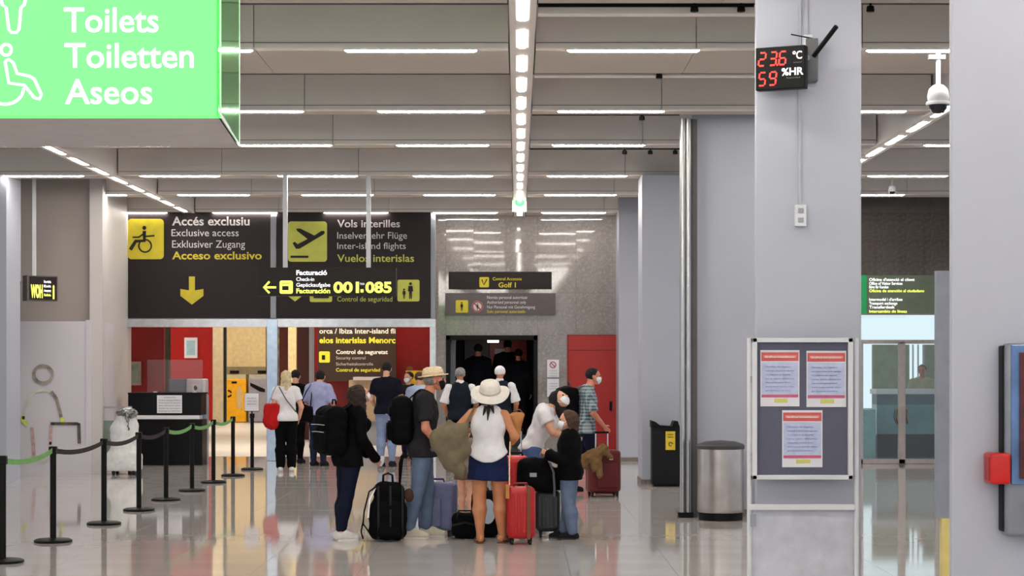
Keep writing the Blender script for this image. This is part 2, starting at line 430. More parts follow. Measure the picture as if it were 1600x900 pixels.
# rails with small spotlights
for (y0_, dd, xs) in ((8, 15.6, (1085, 1360, 1158)), (113, 18.95, (1030,)), (178.5, 22.0, (1003,)), (232, 25.4, (976, 1016, 1055))):
    zr = Z(y0_, dd); x1_ = X(1178 if dd < 19 else 1062, dd)
    rl = MB().box(.17, x1_, dd, dd+.03, zr-.012, zr+.012).build('track_rail', m_black); rowt = {15.6: 'at the top edge of the picture', 18.95: 'behind the nearest ceiling row', 22.0: 'behind the second ceiling row', 25.4: 'behind the third ceiling row'}[dd]
    tag(rl, 'thin black ceiling rail '+rowt+', right of centre', 'rail')
    if dd < 20:
        MB().box(.17, x1_+.4, dd+.06, dd+.2, ZL-.0, ZL+.06).build('panel', m_beam, ce)
    for n_, xx in enumerate(xs):
        c = P(xx, y0_+6, dd+.015)
        r = empty('spotlight', (c.x, c.y, c.z+.03), label='small black spotlight %s%s' % (rowt, '' if len(xs) == 1 else ', '+{1085: 'left of the square column', 1360: 'right of the square column', 1158: 'against the square column', 976: 'leftmost of three', 1016: 'middle of three', 1055: 'next to the steel pipes'}[xx]), cat='spotlight', group='small black spotlights on the ceiling rails')
        MB().lathe([(.028, -.055), (.034, -.05), (.03, -.01), (.012, 0)], n=12).build('lamp_body', m_black, r, W=False, smooth=True)
        MB().box(-.008, .008, -.008, .008, -.005, .035).build('bracket', m_black, r, W=False)

# ---------------------------------------------------------------- walls and columns
D0 = 36.6      # marble wall plane
wb = MB().box(X(675, D0), X(697, D0), D0, D0+.3, 0, 5.4); wb.box(X(697, D0), X(840, D0), D0, D0+.3, Z(524, D0), 5.4); wb.box(X(840, D0), X(1007, D0), D0, D0+.3, 0, 5.4)
wall = wb.build('wall_back', mat('wall_mortar', (96, 92, 90), .7)); tag(wall, 'polished grey marble far wall', kind='structure')
rng = random.Random(11)
xs = [676.5, 697, 740, 790, 840, 900, 965]; zs = [717, 655, 590, 524, 458, 395, 336]
for a, b in zip(xs[:-1], xs[1:]):
    for c, e in zip(zs[:-1], zs[1:]):
        if 697 <= a < 840 and e >= 524: continue
        if a >= 886 and c > 524: continue
        z0, z1 = Z(c, D0), Z(e, D0)
        if a == 900 and c > 524: continue
        o = MB().box(X(a, D0)+.002, X(b, D0)-.002, -.012, 0, z0+.002, z1-.002)
        cx, cz = (X(a, D0)+X(b, D0))/2, (z0+z1)/2
        ob = MB(); ob.v = [(v[0]-cx, v[1], v[2]-cz) for v in o.v]; ob.f = o.f
        t = ob.build('marble_tile', m_marble, wall, W=False); t.location = (cx, D0, cz); t.rotation_euler = (rng.uniform(-5, 5)*1e-3, 0, rng.uniform(-3, 3)*1e-3)
# red service door right of the marble
dr = empty('door_1', (X(925, D0), D0, 0), kind='structure'); tag(dr, 'flush red service door in the marble wall')
MB().box(X(886, D0), X(965, D0), D0-.05, D0, 0, Z(523, D0)).build('frame', mat('red_frame', (132, 18, 14), .4), dr)
MB().box(X(889, D0), X(963, D0), D0-.07, D0-.05, 0, Z(548, D0)).build('door_leaf', m_red, dr); MB().box(X(889, D0), X(963, D0), D0-.07, D0-.05, Z(547, D0), Z(525, D0)).build('top_panel', m_red, dr)
MB().box(X(952, D0), X(956, D0), D0-.11, D0-.07, Z(641, D0), Z(627, D0)).build('handle', m_black, dr, bevel=.01)
# plain wall return right of the red door
wr = MB().box(X(965, 36), X(1010, 36), 35.6, 36.9, 0, 5.4).build('wall_corner', m_col); tag(wr, kind='structure')
bb = MB().box(X(965, 36), X(1010, 36), 35.57, 35.6, 0, .07).build('baseboard_back', mat('stone_baseboard', (120, 112, 108), .3, var=.2, scale=20)); tag(bb, kind='structure')
m_base = MATS['stone_baseboard']
# left sign wall
DL = 35.8
lw = MB(); lw.box(X(200, DL), X(680, DL), DL, DL+.25, Z(498, DL), 5.4).build('wall_left', m_grey); tag(bpy.data.objects['wall_left'], 'wall above the wide opening that carries the brown signs', kind='structure')
tr = empty('trim_1', (X(430, DL), DL, 0), kind='structure'); tag(tr, 'brushed metal frame around the wide opening')
MB().box(X(200, DL), X(681, DL), DL-.1, DL+.2, Z(511, DL), Z(498.5, DL)).build('lintel', mat('satin_metal', (196, 198, 204), .25, metal=.6), tr)
MB().box(X(672, DL), X(681, DL), DL-.1, DL+.2, 0, Z(511, DL)).build('jamb', mat('white_jamb', (222, 232, 240), .3), tr)
MB().box(X(418, DL), X(435, DL), DL-.14, DL+.14, 0, Z(499, DL)).build('mullion', mat('pale_blue_steel', (176, 192, 210), .18, metal=.5), tr, bevel=.01)
# white pilaster and slanted return wall left of the opening
sw = MB(); q = [(X(140, 31.3), 31.3), (X(160, 31.3), 31.3), (X(176, 33.4), 33.4), (X(200, DL), DL), (X(200, DL), DL+.3), (-8.6, DL+.3), (-8.6, 31.85), (X(140, 31.3), 31.85)]
n = len(q); sw.add([(x, y, 0) for x, y in q]+[(x, y, 5.4) for x, y in q], [tuple(range(n)), tuple(range(2*n-1, n-1, -1))]+[(i, n+i, n+(i+1) % n, (i+1) % n) for i in range(n)])
tag(sw.build('wall_side', mat('pilaster_paint', (204, 198, 196), .5, var=.015, scale=1)), 'pale wall return left of the wide opening', kind='structure')
# panel door in the return wall
dd2 = MB(); a = Vector((X(161.5, 31.6), 31.58, 0)); b = Vector((X(178, 33.5), 33.4, 0)); nn = Vector((.5, -.2, 0)).normalized()*.03
for z0, z1 in ((.02, Z(505, 32.4)),):
    dd2.add([a+Vector((0, 0, z0)), b+Vector((0, 0, z0)), b+Vector((0, 0, z1)), a+Vector((0, 0, z1)), a+nn+Vector((0, 0, z0)), b+nn+Vector((0, 0, z0)), b+nn+Vector((0, 0, z1)), a+nn+Vector((0, 0, z1))],
            [(0, 1, 2, 3), (7, 6, 5, 4), (0, 4, 5, 1), (1, 5, 6, 2), (2, 6, 7, 3), (3, 7, 4, 0)])
tag(dd2.build('door_2', m_white), 'plain white door leaf in the return wall', kind='structure')
# beige wall and white lower panels on the far left
wl = MB().box(-14, X(140, 31.4), 31.5, 31.8, 0, 5.4).build('wall_front', m_beige); tag(wl, 'beige wall on the left above the white panels', kind='structure')
MB().box(X(-60, 31.3), X(12, 31.3), 31.3, 31.5, 0, Z(502, 31.3)).build('panel', m_white, wl)
MB().box(X(12.4, 31.3), X(134, 31.3), 31.3, 31.5, 0, Z(502, 31.3)).build('panel', m_white, wl)
MB().box(X(134.4, 31.3), X(143.5, 31.3), 31.28, 31.5, 0, Z(500, 31.3)).build('edge_panel', m_white, wl)
# tall grey column at the left edge
tag(MB().box(X(-70, 28.9), X(10, 28.9), 28.9, 29.7, 0, ZL).build('column', m_col), 'pale grey column cut by the left picture edge', kind='structure')
# white drop poles beside the left hanging sign are on the sign itself
# right-hand back: dark marble over a glazed door
DR = 34.6
rw = MB().box(X(1325, DR), X(1640, DR), DR, DR+.25, Z(430, DR), 5.3).build('wall_right', mat('wall_mortar', (96, 92, 90))); tag(rw, 'dark polished marble wall above the glass doors', kind='structure')
rng = random.Random(4)
for a in range(1330, 1600, 38):
    for c, e in ((430, 398), (398, 366), (366, 332)):
        cx, cz = X(a+19, DR), (Z(c, DR)+Z(e, DR))/2; hx, hz = X(a+19, DR)-X(a, DR)-.002, (Z(e, DR)-Z(c, DR))/2-.002
        t = MB().box(-hx, hx, -.012, 0, -hz, hz).build('marble_tile', m_dmarble, rw, W=False); t.location = (cx, DR, cz); t.rotation_euler = (rng.uniform(-5, 5)*1e-3, 0, rng.uniform(-5, 5)*1e-3)
# column D with baseboard, column C, pipes
def column(x0, x1, d, depth, label, top=ZL+.3, base=True, x1w=None, clad=0):
    c = MB().box(X(x0, d), x1w if x1w is not None else X(x1, d), d, d+(clad or depth), 0, top).build('column', m_col, bevel=.012); tag(c, label, kind='structure')
    if clad: MB().box(X(x0, d)+.3, X(x1, d)-.3, d+clad, d+depth, 0, top).build('core', m_col, c)
    if base:
        MB().box(X(x0, d)-.012, (x1w if x1w is not None else X(x1, d))+.012, d-.012, d+depth+.012, 0, .075).build('baseboard', m_base, c)
    return c
column(1003, 1075, DF(757), .9, 'pale grey column behind the dark bin', top=ZL-.02)
column(1081, 1250, DF(806), 1.2, 'wide pale grey wall column behind the steel bin', x1w=3.9)
column(1181, 1346, 14.3, .8, 'large square column carrying the thermometer display', clad=.07)
column(1487, 1720, 11.0, .9, 'wide pale column cut by the right picture edge', clad=.07)
pi = empty('steel_pipes', (X(1071, 22.3), 22.3, 0), label='pair of tall polished steel pipes running up beside the wide column', cat='pipe')
for xx in (1066.5, 1075.5):
    MB().tube([(X(xx, 22.3), 22.3, .0), (X(xx, 22.3), 22.3, ZL)], .033, 16).build('pipe', m_steel, pi, smooth=True)
MB().box(X(1062, 22.3)-.02, X(1080, 22.3)+.02, 22.24, 22.36, 0, .06).build('foot', m_black, pi)
MB().box(X(1078, 22.3), X(1090, 22.3), 22.34, 22.42, 0, ZL).build('backing_strip', mat('dark_strip', (84, 82, 84), .5), pi)
# ---------------------------------------------------------------- signs
def wheelchair(px, ox, oy, s, m, lift=3):
    """seated figure and wheel, facing left; s px per unit"""
    f = lambda pts: [(ox+x*s, oy+y*s) for x, y in pts]
    px.stroke([f(arc(9, 19, 8, 8, 90, -215, 20))], 1.9*s, m, lift=lift)
    px.poly(f(arc(8, -4, 2.6, 2.6, 0, 350, 12)), m, lift=lift)
    px.stroke([f([(8, 0), (8, 12.5), (-3, 13), (-10, 24)])], 4.4*s, m, lift=lift)
    px.stroke([f([(8, 3), (1, 8), (-7, 8)]), f([(9, 7), (21, 6)])], 2*s, m, lift=lift)
def plane_pict(px, ox, oy, s, m, lift=3):
    f = lambda pts: [(ox+x*s, oy+y*s) for x, y in pts]
    px.poly(f([(-22, 12), (-18, 10), (-13, 14), (4, 5), (-14, -9), (-16, -13), (-8, -13), (16, -1), (28, -9), (33, -9), (34, -6), (32, -3), (-10, 22), (-16, 22)]), m, lift=lift)
def arrow_down(px, cx, y0, y1, wd, m, lift=2):
    h = y1-y0; t = wd*.26
    px.poly([(cx-t/2, y0), (cx+t/2, y0), (cx+t/2, y1-wd*.62), (cx+wd/2, y1-wd*.68), (cx+wd/2, y1-wd*.38), (cx, y1), (cx-wd/2, y1-wd*.38), (cx-wd/2, y1-wd*.68), (cx-t/2, y1-wd*.62)], m, name='arrow', lift=lift)
def person_pict(px, cx, y0, y1, m, lift=3, name='pictogram'):
    h = y1-y0; r = h*.09
    px.poly(arc(cx, y0+r, r, r, 0, 340, 10), m, name, lift)
    px.poly([(cx-h*.12, y0+h*.22), (cx+h*.12, y0+h*.22), (cx+h*.16, y0+h*.55), (cx+h*.08, y0+h*.55), (cx+h*.08, y1), (cx+.5, y1), (cx, y0+h*.62), (cx-.5, y1), (cx-h*.08, y1), (cx-h*.08, y0+h*.55), (cx-h*.16, y0+h*.55)], m, name, lift)
ds = DL-.02
sg = empty('access_sign', (X(311, ds), ds, Z(497, ds)), label='large brown wall sign with yellow wheelchair pictogram and down arrow', cat='sign')
px = Px(ds, sg, .006)
MB().box(X(200, ds), X(423, ds), ds, ds+.02, Z(497, ds), Z(330, ds)).build('board', m_brown, sg)
px.rect(199.5, 256, 342, 405, m_yel, 'pictogram_field', 1, r=6)
wheelchair(px, 216, 361, 1.22, m_brown)
for b, x0, x1, yb, cap, m, bo in (("Accés exclusiu", 269, 390, 352, 14, m_off, .018), ("Exclusive access", 268, 373, 369, 11.5, m_off, 0), ("Exklusiver Zugang", 269, 383, 387, 12, m_off, 0), ("Acceso exclusivo", 269, 409, 405, 12.5, m_yel, .02)):
    text(b, x0, x1, yb, cap, ds, m, sg, bo)
arrow_down(px, 300, 432, 476, 36, m_yel)
MB().box(X(423, ds), X(431.5, ds), ds-.03, ds+.02, Z(497, ds), Z(338, ds)).build('trim_2', m_grey, None)['kind'] = 'structure'
sg = empty('island_flights_sign', (X(552, ds), ds, Z(497, ds)), label='large brown wall sign with yellow departing plane pictogram and flight lettering', cat='sign')
px = Px(ds, sg, .006)
MB().box(X(432, ds), X(673, ds), ds, ds+.02, Z(497, ds), Z(330, ds)).build('board', m_brown, sg)
px.rect(450, 511, 346, 409, m_yel2, 'pictogram_field', 1, r=5)
plane_pict(px, 477, 369, .9, m_brown); px.rect(454, 482, 399.5, 403, m_brown, 'pictogram', 3)
for b, x0, x1, yb, cap, m, bo in (("Vols interilles", 527, 625, 355, 12, m_off, .015), ("Inselverkehr Flüge", 527, 636, 373, 11, m_off, 0), ("Inter-island flights", 527, 634, 389, 10.5, m_off, 0), ("Vuelos interislas", 527, 647, 409, 12, m_yel2, .01), ("Control de seguridad", 527, 613, 471, 8, m_yel2, 0)):
    text(b, x0, x1, yb, cap, ds, m, sg, bo)
px.rect(621, 655.5, 437, 471, m_yel2, 'pictogram_field', 1, r=3)
person_pict(px, 641.5, 441, 467, m_brown); person_pict(px, 631.5, 451, 467, m_brown)
px.rect(484, 519, 447, 472, m_yel2, 'pictogram_field', 1, r=3); px.rect(490, 514, 459, 466, m_brown, 'pictogram', 3)
arrow_down(px, 461, 440, 471, 22, m_yel2)
# lower and upper control signs on the marble
dm = D0-.06
sg = empty('access_control_sign', (X(781, dm), dm, Z(452, dm)), label='upper, narrower brown sign on the marble reading Golf 1', cat='sign')
MB().box(X(701, dm), X(862, dm), dm, dm+.045, Z(452, dm), Z(424.5, dm)).build('board', m_brown, sg)
px = Px(dm, sg, .005); px.rect(749, 764, 433, 449, m_yel, 'pictogram_field', 1, r=2); px.stroke([[(753, 437), (756, 445), (761, 436)]], 1.8, m_brown, lift=3)
text("Control Accessos", 770, 815, 438, 5, dm, m_yel, sg, .005); text("Golf 1", 779, 806, 449, 8, dm, m_yel, sg, .02)
sg = empty('staff_only_sign', (X(781, dm), dm, Z(492, dm)), label='lower brown sign on the marble with red no-entry disc', cat='sign')
MB().box(X(695.5, dm), X(868, dm), dm, dm+.045, Z(492, dm), Z(458, dm)).build('board', mat('sign_brown_faded', (72, 62, 62), .3), sg)
px = Px(dm, sg, .005); px.rect(712, 731.5, 469, 488.5, m_yel, 'pictogram_field', 1, r=2); person_pict(px, 721.5, 472, 486, m_brown)
px.poly(arc(746, 479, 8.6, 8.6, 0, 350, 20), m_off, 'no_entry_disc', 1); px.stroke([arc(746, 479, 7.4, 7.4, 0, 360, 20), [(741, 474), (751, 484)]], 1.8, m_red, lift=2); person_pict(px, 746, 474, 485, m_brown, 2)
for b, x0, x1, yb, m in (("Només personal autoritzat", 761, 824, 467, m_off), ("Authorised personnel only", 761, 822, 474.5, m_off), ("Nur Personal mit Genehmigung", 761, 836, 482, m_off), ("Solo personal autorizado", 761, 821, 489, m_yel)):
    text(b, x0, x1, yb, 5, dm, m, sg, 0)
# paper notices on the marble
for (y0_, y1_, lab, nm) in ((562, 589.5, 'white notice with a red circle on the marble, the upper of two', 1), (592, 620, 'plain white notice on the marble, the lower of two', 0)):
    sg = empty('wall_notice', (X(864, dm), dm, Z(y1_, dm)), label=lab, cat='notice')
    MB().box(X(855, dm), X(873.5, dm), dm+.035, dm+.045, Z(y1_, dm), Z(y0_, dm)).build('sheet', m_paper, sg)
    px = Px(dm+.034, sg, .003)
    if nm: px.stroke([arc(864, 570, 4.6, 4.6, 0, 360, 16), [(861, 567), (867, 573)]], 1.2, m_red, name='red_circle')
    for k in range(3): text("no entry access", 858, 871, y0_+(18 if nm else 8)+k*4, 2, dm+.034, mat('grey_ink', (120, 118, 120)), sg)
# hanging lit check-in sign
dh = 28.74
sg = empty('check_in_sign', (X(509, dh), dh, Z(462, dh)), label='hanging brown check-in sign reading 001:085 with an arrow to the left', cat='sign')
MB().box(X(402, dh), X(619, dh), dh, dh+.16, Z(462.5, dh), Z(418, dh)).build('sign_box', mat('sign_brown2', (36, 33, 31), .5, spec=.25), sg, bevel=.008)
for xx, nm_ in ((444.5, 0), (575, 0)):
    MB().box(X(xx-3.4, dh), X(xx+3.4, dh), dh+.07, dh+.13, Z(418, dh), ZL+.02).build('hanger', m_alu, sg)
px = Px(dh, sg, .005)
px.stroke([[(412.5, 449), (431.5, 449)], [(421, 440), (412.5, 449), (421, 458)]], 3.2, m_ytext, 'arrow', 1)
px.rect(437, 457.5, 438.5, 459, m_ytext, 'pictogram_field', 1, r=3); px.rect(441, 451, 447, 453.5, m_brown, 'pictogram', 2); px.stroke([[(440, 443), (454, 443)]], .9, m_brown, lift=2)
for b, x0, x1, yb, cap, m, bo in (("Facturació", 463, 511, 429.5, 7.5, m_wtext, .03), ("Check-in", 463, 491, 439, 6, m_wtext, .01), ("Gepäckaufgabe", 463, 516, 448, 6.2, m_wtext, .01), ("Facturación", 463, 516, 458, 7.5, m_ytext, .03), ("001", 521, 561, 457, 17, m_ytext, .035), ("085", 571, 612, 457, 17, m_ytext, .035), ("to", 562.5, 569.5, 445, 4.5, m_wtext, 0)):
    text(b, x0, x1, yb, cap, dh, m, sg, bo)
px.rect(563.5, 568, 452, 457, m_ytext, 'dot', 1)
# small angled sign on the far left
dq = 30.3
sg = empty('small_hanging_sign', (X(34, dq), dq+.12, Z(470, dq)), label='small lit brown and yellow sign hanging at the far left, turned towards the aisle', cat='sign')
M = Matrix.Translation((0, 0, 0)) @ Matrix.Rotation(math.radians(38), 4, 'Z')
sp = MB().box(-.02, .50, -.17, .0, 0, Z(431, dq)-Z(471, dq), M); sp.build('sign_box', mat('sign_box_grey', (92, 84, 78), .5), sg, W=False, bevel=.006)
f = MB().box(.02, .48, -.176, -.17, .02, .385, M); f.build('face', m_brown, sg, W=False)
for b, r_ in (("WOH", (.04, .24, .06, .2)), ("i", (.41, .44, .05, .22))):
    text(b, 0, 0, 0, 0, 0, m_ytext, sg, .05, raw=r_, M=M @ Matrix.Translation((0, -.177, 0)))
for k, b in enumerate(("Sortida", "Exit", "Ausgang", "Salida")):
    text(b, 0, 0, 0, 0, 0, m_ytext if k == 3 else m_wtext, sg, .02, raw=(.26, .38, .29-.07*k, .04), M=M @ Matrix.Translation((0, -.177, 0)))
MB().box(.16, .21, -.1, -.05, .4, 5.7-Z(470, dq)).build('hanger', m_alu, sg, W=False)
MB().box(-.16, -.11, .2, .25, .3, 5.7-Z(470, dq)).build('hanger', m_alu, sg, W=False); MB().box(-.14, .0, .17, .22, .28, .32).build('bracket', m_grey, sg, W=False)
# green toilets sign close to the camera
dg_ = 9.5
m_green = mat('lit_green', (96, 225, 110), .4, emit=.85, ecol=(110, 255, 128), var=.0); m_gw = mat('lit_sign_white', (245, 255, 245), .4, emit=1.0, var=0)
zb, zt = Z(180, dg_), Z(180, dg_)+.98
sg = empty('toilets_sign', (-2.9, dg_, zb), label='big green lit toilets sign hanging close at the upper left', cat='sign')
MB().box(-4.6, X(340, dg_), dg_, dg_+.12, zb, zt).build('light_box', m_green, sg)
yb_ = 10.85; xb_ = X(373, yb_)
MB().add([(-4.6, dg_+.12, zb), (X(340, dg_), dg_+.12, zb), (xb_, yb_, zb), (-4.6, yb_, zb), (-4.6, dg_+.12, zb+.03), (X(340, dg_), dg_+.12, zb+.03), (xb_, yb_, zb+.03), (-4.6, yb_, zb+.03)], [(0, 1, 2, 3), (7, 6, 5, 4), (0, 4, 5, 1), (1, 5, 6, 2), (2, 6, 7, 3), (3, 7, 4, 0)]).build('underside', mat('sign_underside', (176, 172, 176), .5, var=.03), sg)
xa_ = X(340, dg_)
MB().add([(xa_-.004, dg_, zb), (xa_+.004, dg_, zb), (xb_+.004, yb_, zb), (xb_-.004, yb_, zb), (xa_-.004, dg_, zt), (xa_+.004, dg_, zt), (xb_+.004, yb_, zt), (xb_-.004, yb_, zt)], [(0, 3, 2, 1), (4, 5, 6, 7), (0, 1, 5, 4), (1, 2, 6, 5), (2, 3, 7, 6), (3, 0, 4, 7)]).build('side_glass', mat('green_glass', (150, 240, 165), .05, trans=.92, ior=1.1, var=0), sg)
MB().tube([(xa_, dg_+.06, zb+.01), (xb_, yb_, zb+.01)], .007, 6).build('glass_edge_strip', mat('glass_edge', (190, 245, 200), .2, emit=.25), sg)
MB().box(xb_-.004, xb_+.006, yb_-.01, yb_+.01, zb, zt).build('edge_trim', MATS['glass_edge'], sg)
for xx in (-3.9, -2.1): MB().tube([(xx, dg_+.3, zt-.05), (xx, dg_+.3, ZL+.3)], .03, 10).build('hanger', m_alu, sg)
for b, x0, x1, yb in (("Toilets", 100, 248, 50), ("Toiletten", 101, 303, 105.5), ("Aseos", 102, 238, 162)):
    text(b, x0, x1, yb, 40, dg_, m_gw, sg, .012, lift=.004)
px = Px(dg_, sg, .004)
px.stroke([[(-8, -40), (4, 8), (10, 12), (14, 46), (18, 51), (26, 51), (30, 46), (33, 12), (38, 8), (42, -8), (40, -40)]], 4.5, m_gw, 'figure_outline', 1)
px.stroke([arc(10, 78, 8, 8.5, 0, 360, 20)], 4.5, m_gw, 'figure_outline', 1)
px.stroke([[(8, 96), (10, 106), (14, 130), (38, 133), (54, 153), (62, 155), (65, 148), (54, 124), (46, 119), (27, 115), (21, 98), (14, 93), (8, 96)], arc(8, 138, 29, 25, 0, -130, 16)], 4.5, m_gw, 'figure_outline', 1)
# green-edged information sign at the right rear
di = 33.2
sg = empty('information_sign', (X(1405, di), di, Z(490, di)), label='dark olive information sign with green left edge over the glass doors', cat='sign')
MB().box(X(1346, di), X(1467, di), di, di+.1, Z(490, di), Z(430, di)).build('board', mat('olive_board', (84, 92, 78), .25, emit=.12, ecol=(120, 135, 100)), sg)
MB().box(X(1340, di), X(1354, di), di-.012, di, Z(490, di), Z(430, di)).build('green_band', mat('green_band', (20, 140, 80), .4, emit=.3), sg)
for b, x0, x1, yb, m in (("Oficina d'atenció al client", 1358, 1429, 439, m_wtext), ("Office of Visitor Services", 1358, 1410, 445, m_wtext), ("Büro für Kunden", 1358, 1388, 450.5, m_wtext), ("Oficina de atención al ciudadano", 1358, 1444, 456.5, m_ytext),
                         ("Intermodal i d'arribes", 1358, 1410, 470, m_wtext), ("Transport exchange", 1358, 1402, 476, m_wtext), ("Transferdesk", 1358, 1398, 482, m_wtext), ("Intercambio de líneas", 1358, 1417, 488.5, m_ytext)):
    text(b, x0, x1, yb, 4.6, di, m, sg, .015)
for xx in (1362, 1450): MB().box(X(xx, di)-.03, X(xx, di)+.03, di+.1, DR, Z(466, di), Z(456, di)).build('bracket', m_grey, sg)
# little green camera-sign at the strip end
de = 33.0
sg = empty('exit_light', (X(811, de), de-.04, Z(331, de)), label='small white and green ceiling box at the end of the central light strip', cat='sign')
MB().box(X(800, de), X(823, de), de-.04, de+.04, Z(331, de), Z(306, de)).build('box', mat('pale_green_white', (205, 222, 205), .5), sg, bevel=.01)
MB().prism([(X(x, de), Z(y, de)) for x, y in arc(812, 316, 7, 7, 0, 350, 16)], de-.06, de-.04).build('lens', mat('green_lens', (20, 110, 60), .3), sg)
MB().box(X(808, de), X(816, de), de-.1, de-.03, Z(337, de), Z(330, de)).build('lamp', m_glow, sg, bevel=.01)

# ---------------------------------------------------------------- thermometer display on the square column
dt = 14.05
m_led = mat('red_led', (255, 70, 60), .4, emit=1.8, ecol=(255, 45, 40), var=0)
th = empty('temperature_display', (X(1222, 14.1), 14.1, Z(141, 14.1)), math.radians(-24), label='black digital display on the square column showing 23.6 degrees and 59 percent', cat='display')
W_, H_ = .375, .315
MB().rbox(-W_/2, W_/2, -.05, .03, 0, H_, .008, 2).build('case', m_black, th, W=False)
SEG = {'0': 'abcdef', '1': 'bc', '2': 'abged', '3': 'abgcd', '4': 'fgbc', '5': 'afgcd', '6': 'afgedc', '7': 'abc', '8': 'abcdefg', '9': 'abcdfg'}
def digit(ch, x, z, w_, h_, parent, y=-.053):
    mb = MB(); t = .011; sl = .12
    L = {'a': ((0, h_), (w_, h_)), 'b': ((w_, h_), (w_, h_/2)), 'c': ((w_, h_/2), (w_, 0)), 'd': ((0, 0), (w_, 0)), 'e': ((0, 0), (0, h_/2)), 'f': ((0, h_/2), (0, h_)), 'g': ((0, h_/2), (w_, h_/2))}
    for s_ in SEG[ch]:
        (a0, b0), (a1, b1) = L[s_]
        p0 = Vector((x+a0+b0*sl, y, z+b0)); p1 = Vector((x+a1+b1*sl, y, z+b1)); dv = (p1-p0).normalized()*.006
        mb.ribbon([p0+dv, p1-dv], .004, t, side=(0, 1, 0))
    mb.build('led_digit', m_led, parent, W=False)
digit('2', -.165, .18, .048, .095, th); digit('3', -.082, .18, .048, .095, th); digit('6', -.01, .18, .048, .095, th)
MB().box(-.027, -.015, -.056, -.05, .174, .186).build('led_point', m_led, th, W=False)
digit('5', -.165, .035, .048, .095, th); digit('9', -.085, .035, .048, .095, th)
text("ºC", 0, 0, 0, 0, 0, m_wtext, th, .01, raw=(.095, .165, .215, .06), M=Matrix.Translation((0, -.051, 0)))
text("%HR", 0, 0, 0, 0, 0, m_wtext, th, .02, raw=(.012, .175, .1, .055), M=Matrix.Translation((0, -.051, 0)))
text("sensor", 0, 0, 0, 0, 0, mat('dim_print', (120, 120, 125)), th, 0, raw=(.1, .165, .185, .014), M=Matrix.Translation((0, -.051, 0)))
text("humedad", 0, 0, 0, 0, 0, MATS['dim_print'], th, 0, raw=(.05, .15, .075, .012), M=Matrix.Translation((0, -.051, 0)))
MB().tube([(.1, .03, .2), (.16, .14, .25)], .018, 8).build('bracket', m_grey, th, W=False)
cm = empty('camera_arm', (X(1268, 14.25), 14.3, Z(125, 14.25)), label='black tubular sensor tilted up on a grey bracket beside the display', cat='sensor')
MB().tube([(.0, -.15, .16), (.14, -.32, .35)], .018, 12).build('tube', m_black, cm, W=False, smooth=True)
MB().box(-.05, .04, -.12, 0, -.02, .3).build('bracket', mat('bracket_grey', (98, 100, 104), .5), cm, W=False, bevel=.008)
MB().tube([(-.16, -.1, .33), (.0, -.1, .30)], .005, 6).build('cable', m_black, cm, W=False)
MB().box(-.065, 0.0, -.1, -.0, .25, .33).build('junction_box', m_alu, cm, W=False, bevel=.006)
cnd = empty('cable_conduit', (X(1250, 14.3), 14.3, Z(352, 14.3)), label='thin grey cable conduit running down the square column to a white socket', cat='conduit')
MB().box(-.012, .006, -.014, 0, .1, ZL+.2-Z(352, 14.3)).build('conduit', mat('conduit_grey', (168, 170, 180), .5), cnd, W=False)
MB().box(.03, .055, -.02, 0, 1.25, ZL+.2-Z(352, 14.3)).build('conduit', MATS['conduit_grey'], cnd, W=False)
so = empty('wall_socket', (X(1250, 14.3), 14.3, Z(354, 14.3)), label='small white socket box on the square column', cat='socket')
MB().box(-.042, .042, -.045, 0, 0, .16).build('box', m_alu, so, W=False, bevel=.006)
for k in (.045, .115): MB().box(-.02, .02, -.05, -.045, k-.018, k+.018).build('outlet', m_grey, so, W=False, bevel=.004)
# dome cameras
def dome(px_, yt, yb, d, s, label, ztop=ZL):
    r = empty('dome_camera', (X(px_, d), d, Z(yb, d)), label=label, cat='security camera')
    MB().lathe([(.02, .02), (.075, .04), (.095, .09), (.1, .13), (.085, .19), (.05, .225), (.02, .235)], n=24, M=Matrix.Scale(s, 4)).build('housing', m_alu, r, W=False, smooth=True)
    MB().lathe([(.01, -.035), (.05, -.025), (.078, .01), (.086, .05)], n=24, M=Matrix.Scale(s, 4)).build('lens_dome', mat('smoked_lens', (30, 32, 38), .1), r, W=False, smooth=True)
    MB().lathe([(.108, .045), (.112, .06), (.108, .075), (.09, .075), (.09, .045)], n=24, M=Matrix.Scale(s, 4)).build('ring', m_alu, r, W=False, smooth=True)
    MB().tube([(0, 0, .22*s), (0, 0, ztop-Z(yb, d))], .022*s, 10).build('pole', m_alu, r, W=False, smooth=True)
    MB().box(-.09*s, .06*s, -.03, .03, ztop-Z(yb, d)-.08*s, ztop-Z(yb, d)-.04*s).build('bracket', mat('bracket_grey', (98, 100, 104)), r, W=False)
    return r
dome(1466, 85, 172, 17.5, 1.0, 'large white dome camera on a pole beside the right-hand column')
dome(1394, 272, 302, 30.0, .55, 'small far dome camera on a thin pole between the two right columns', 5.69)

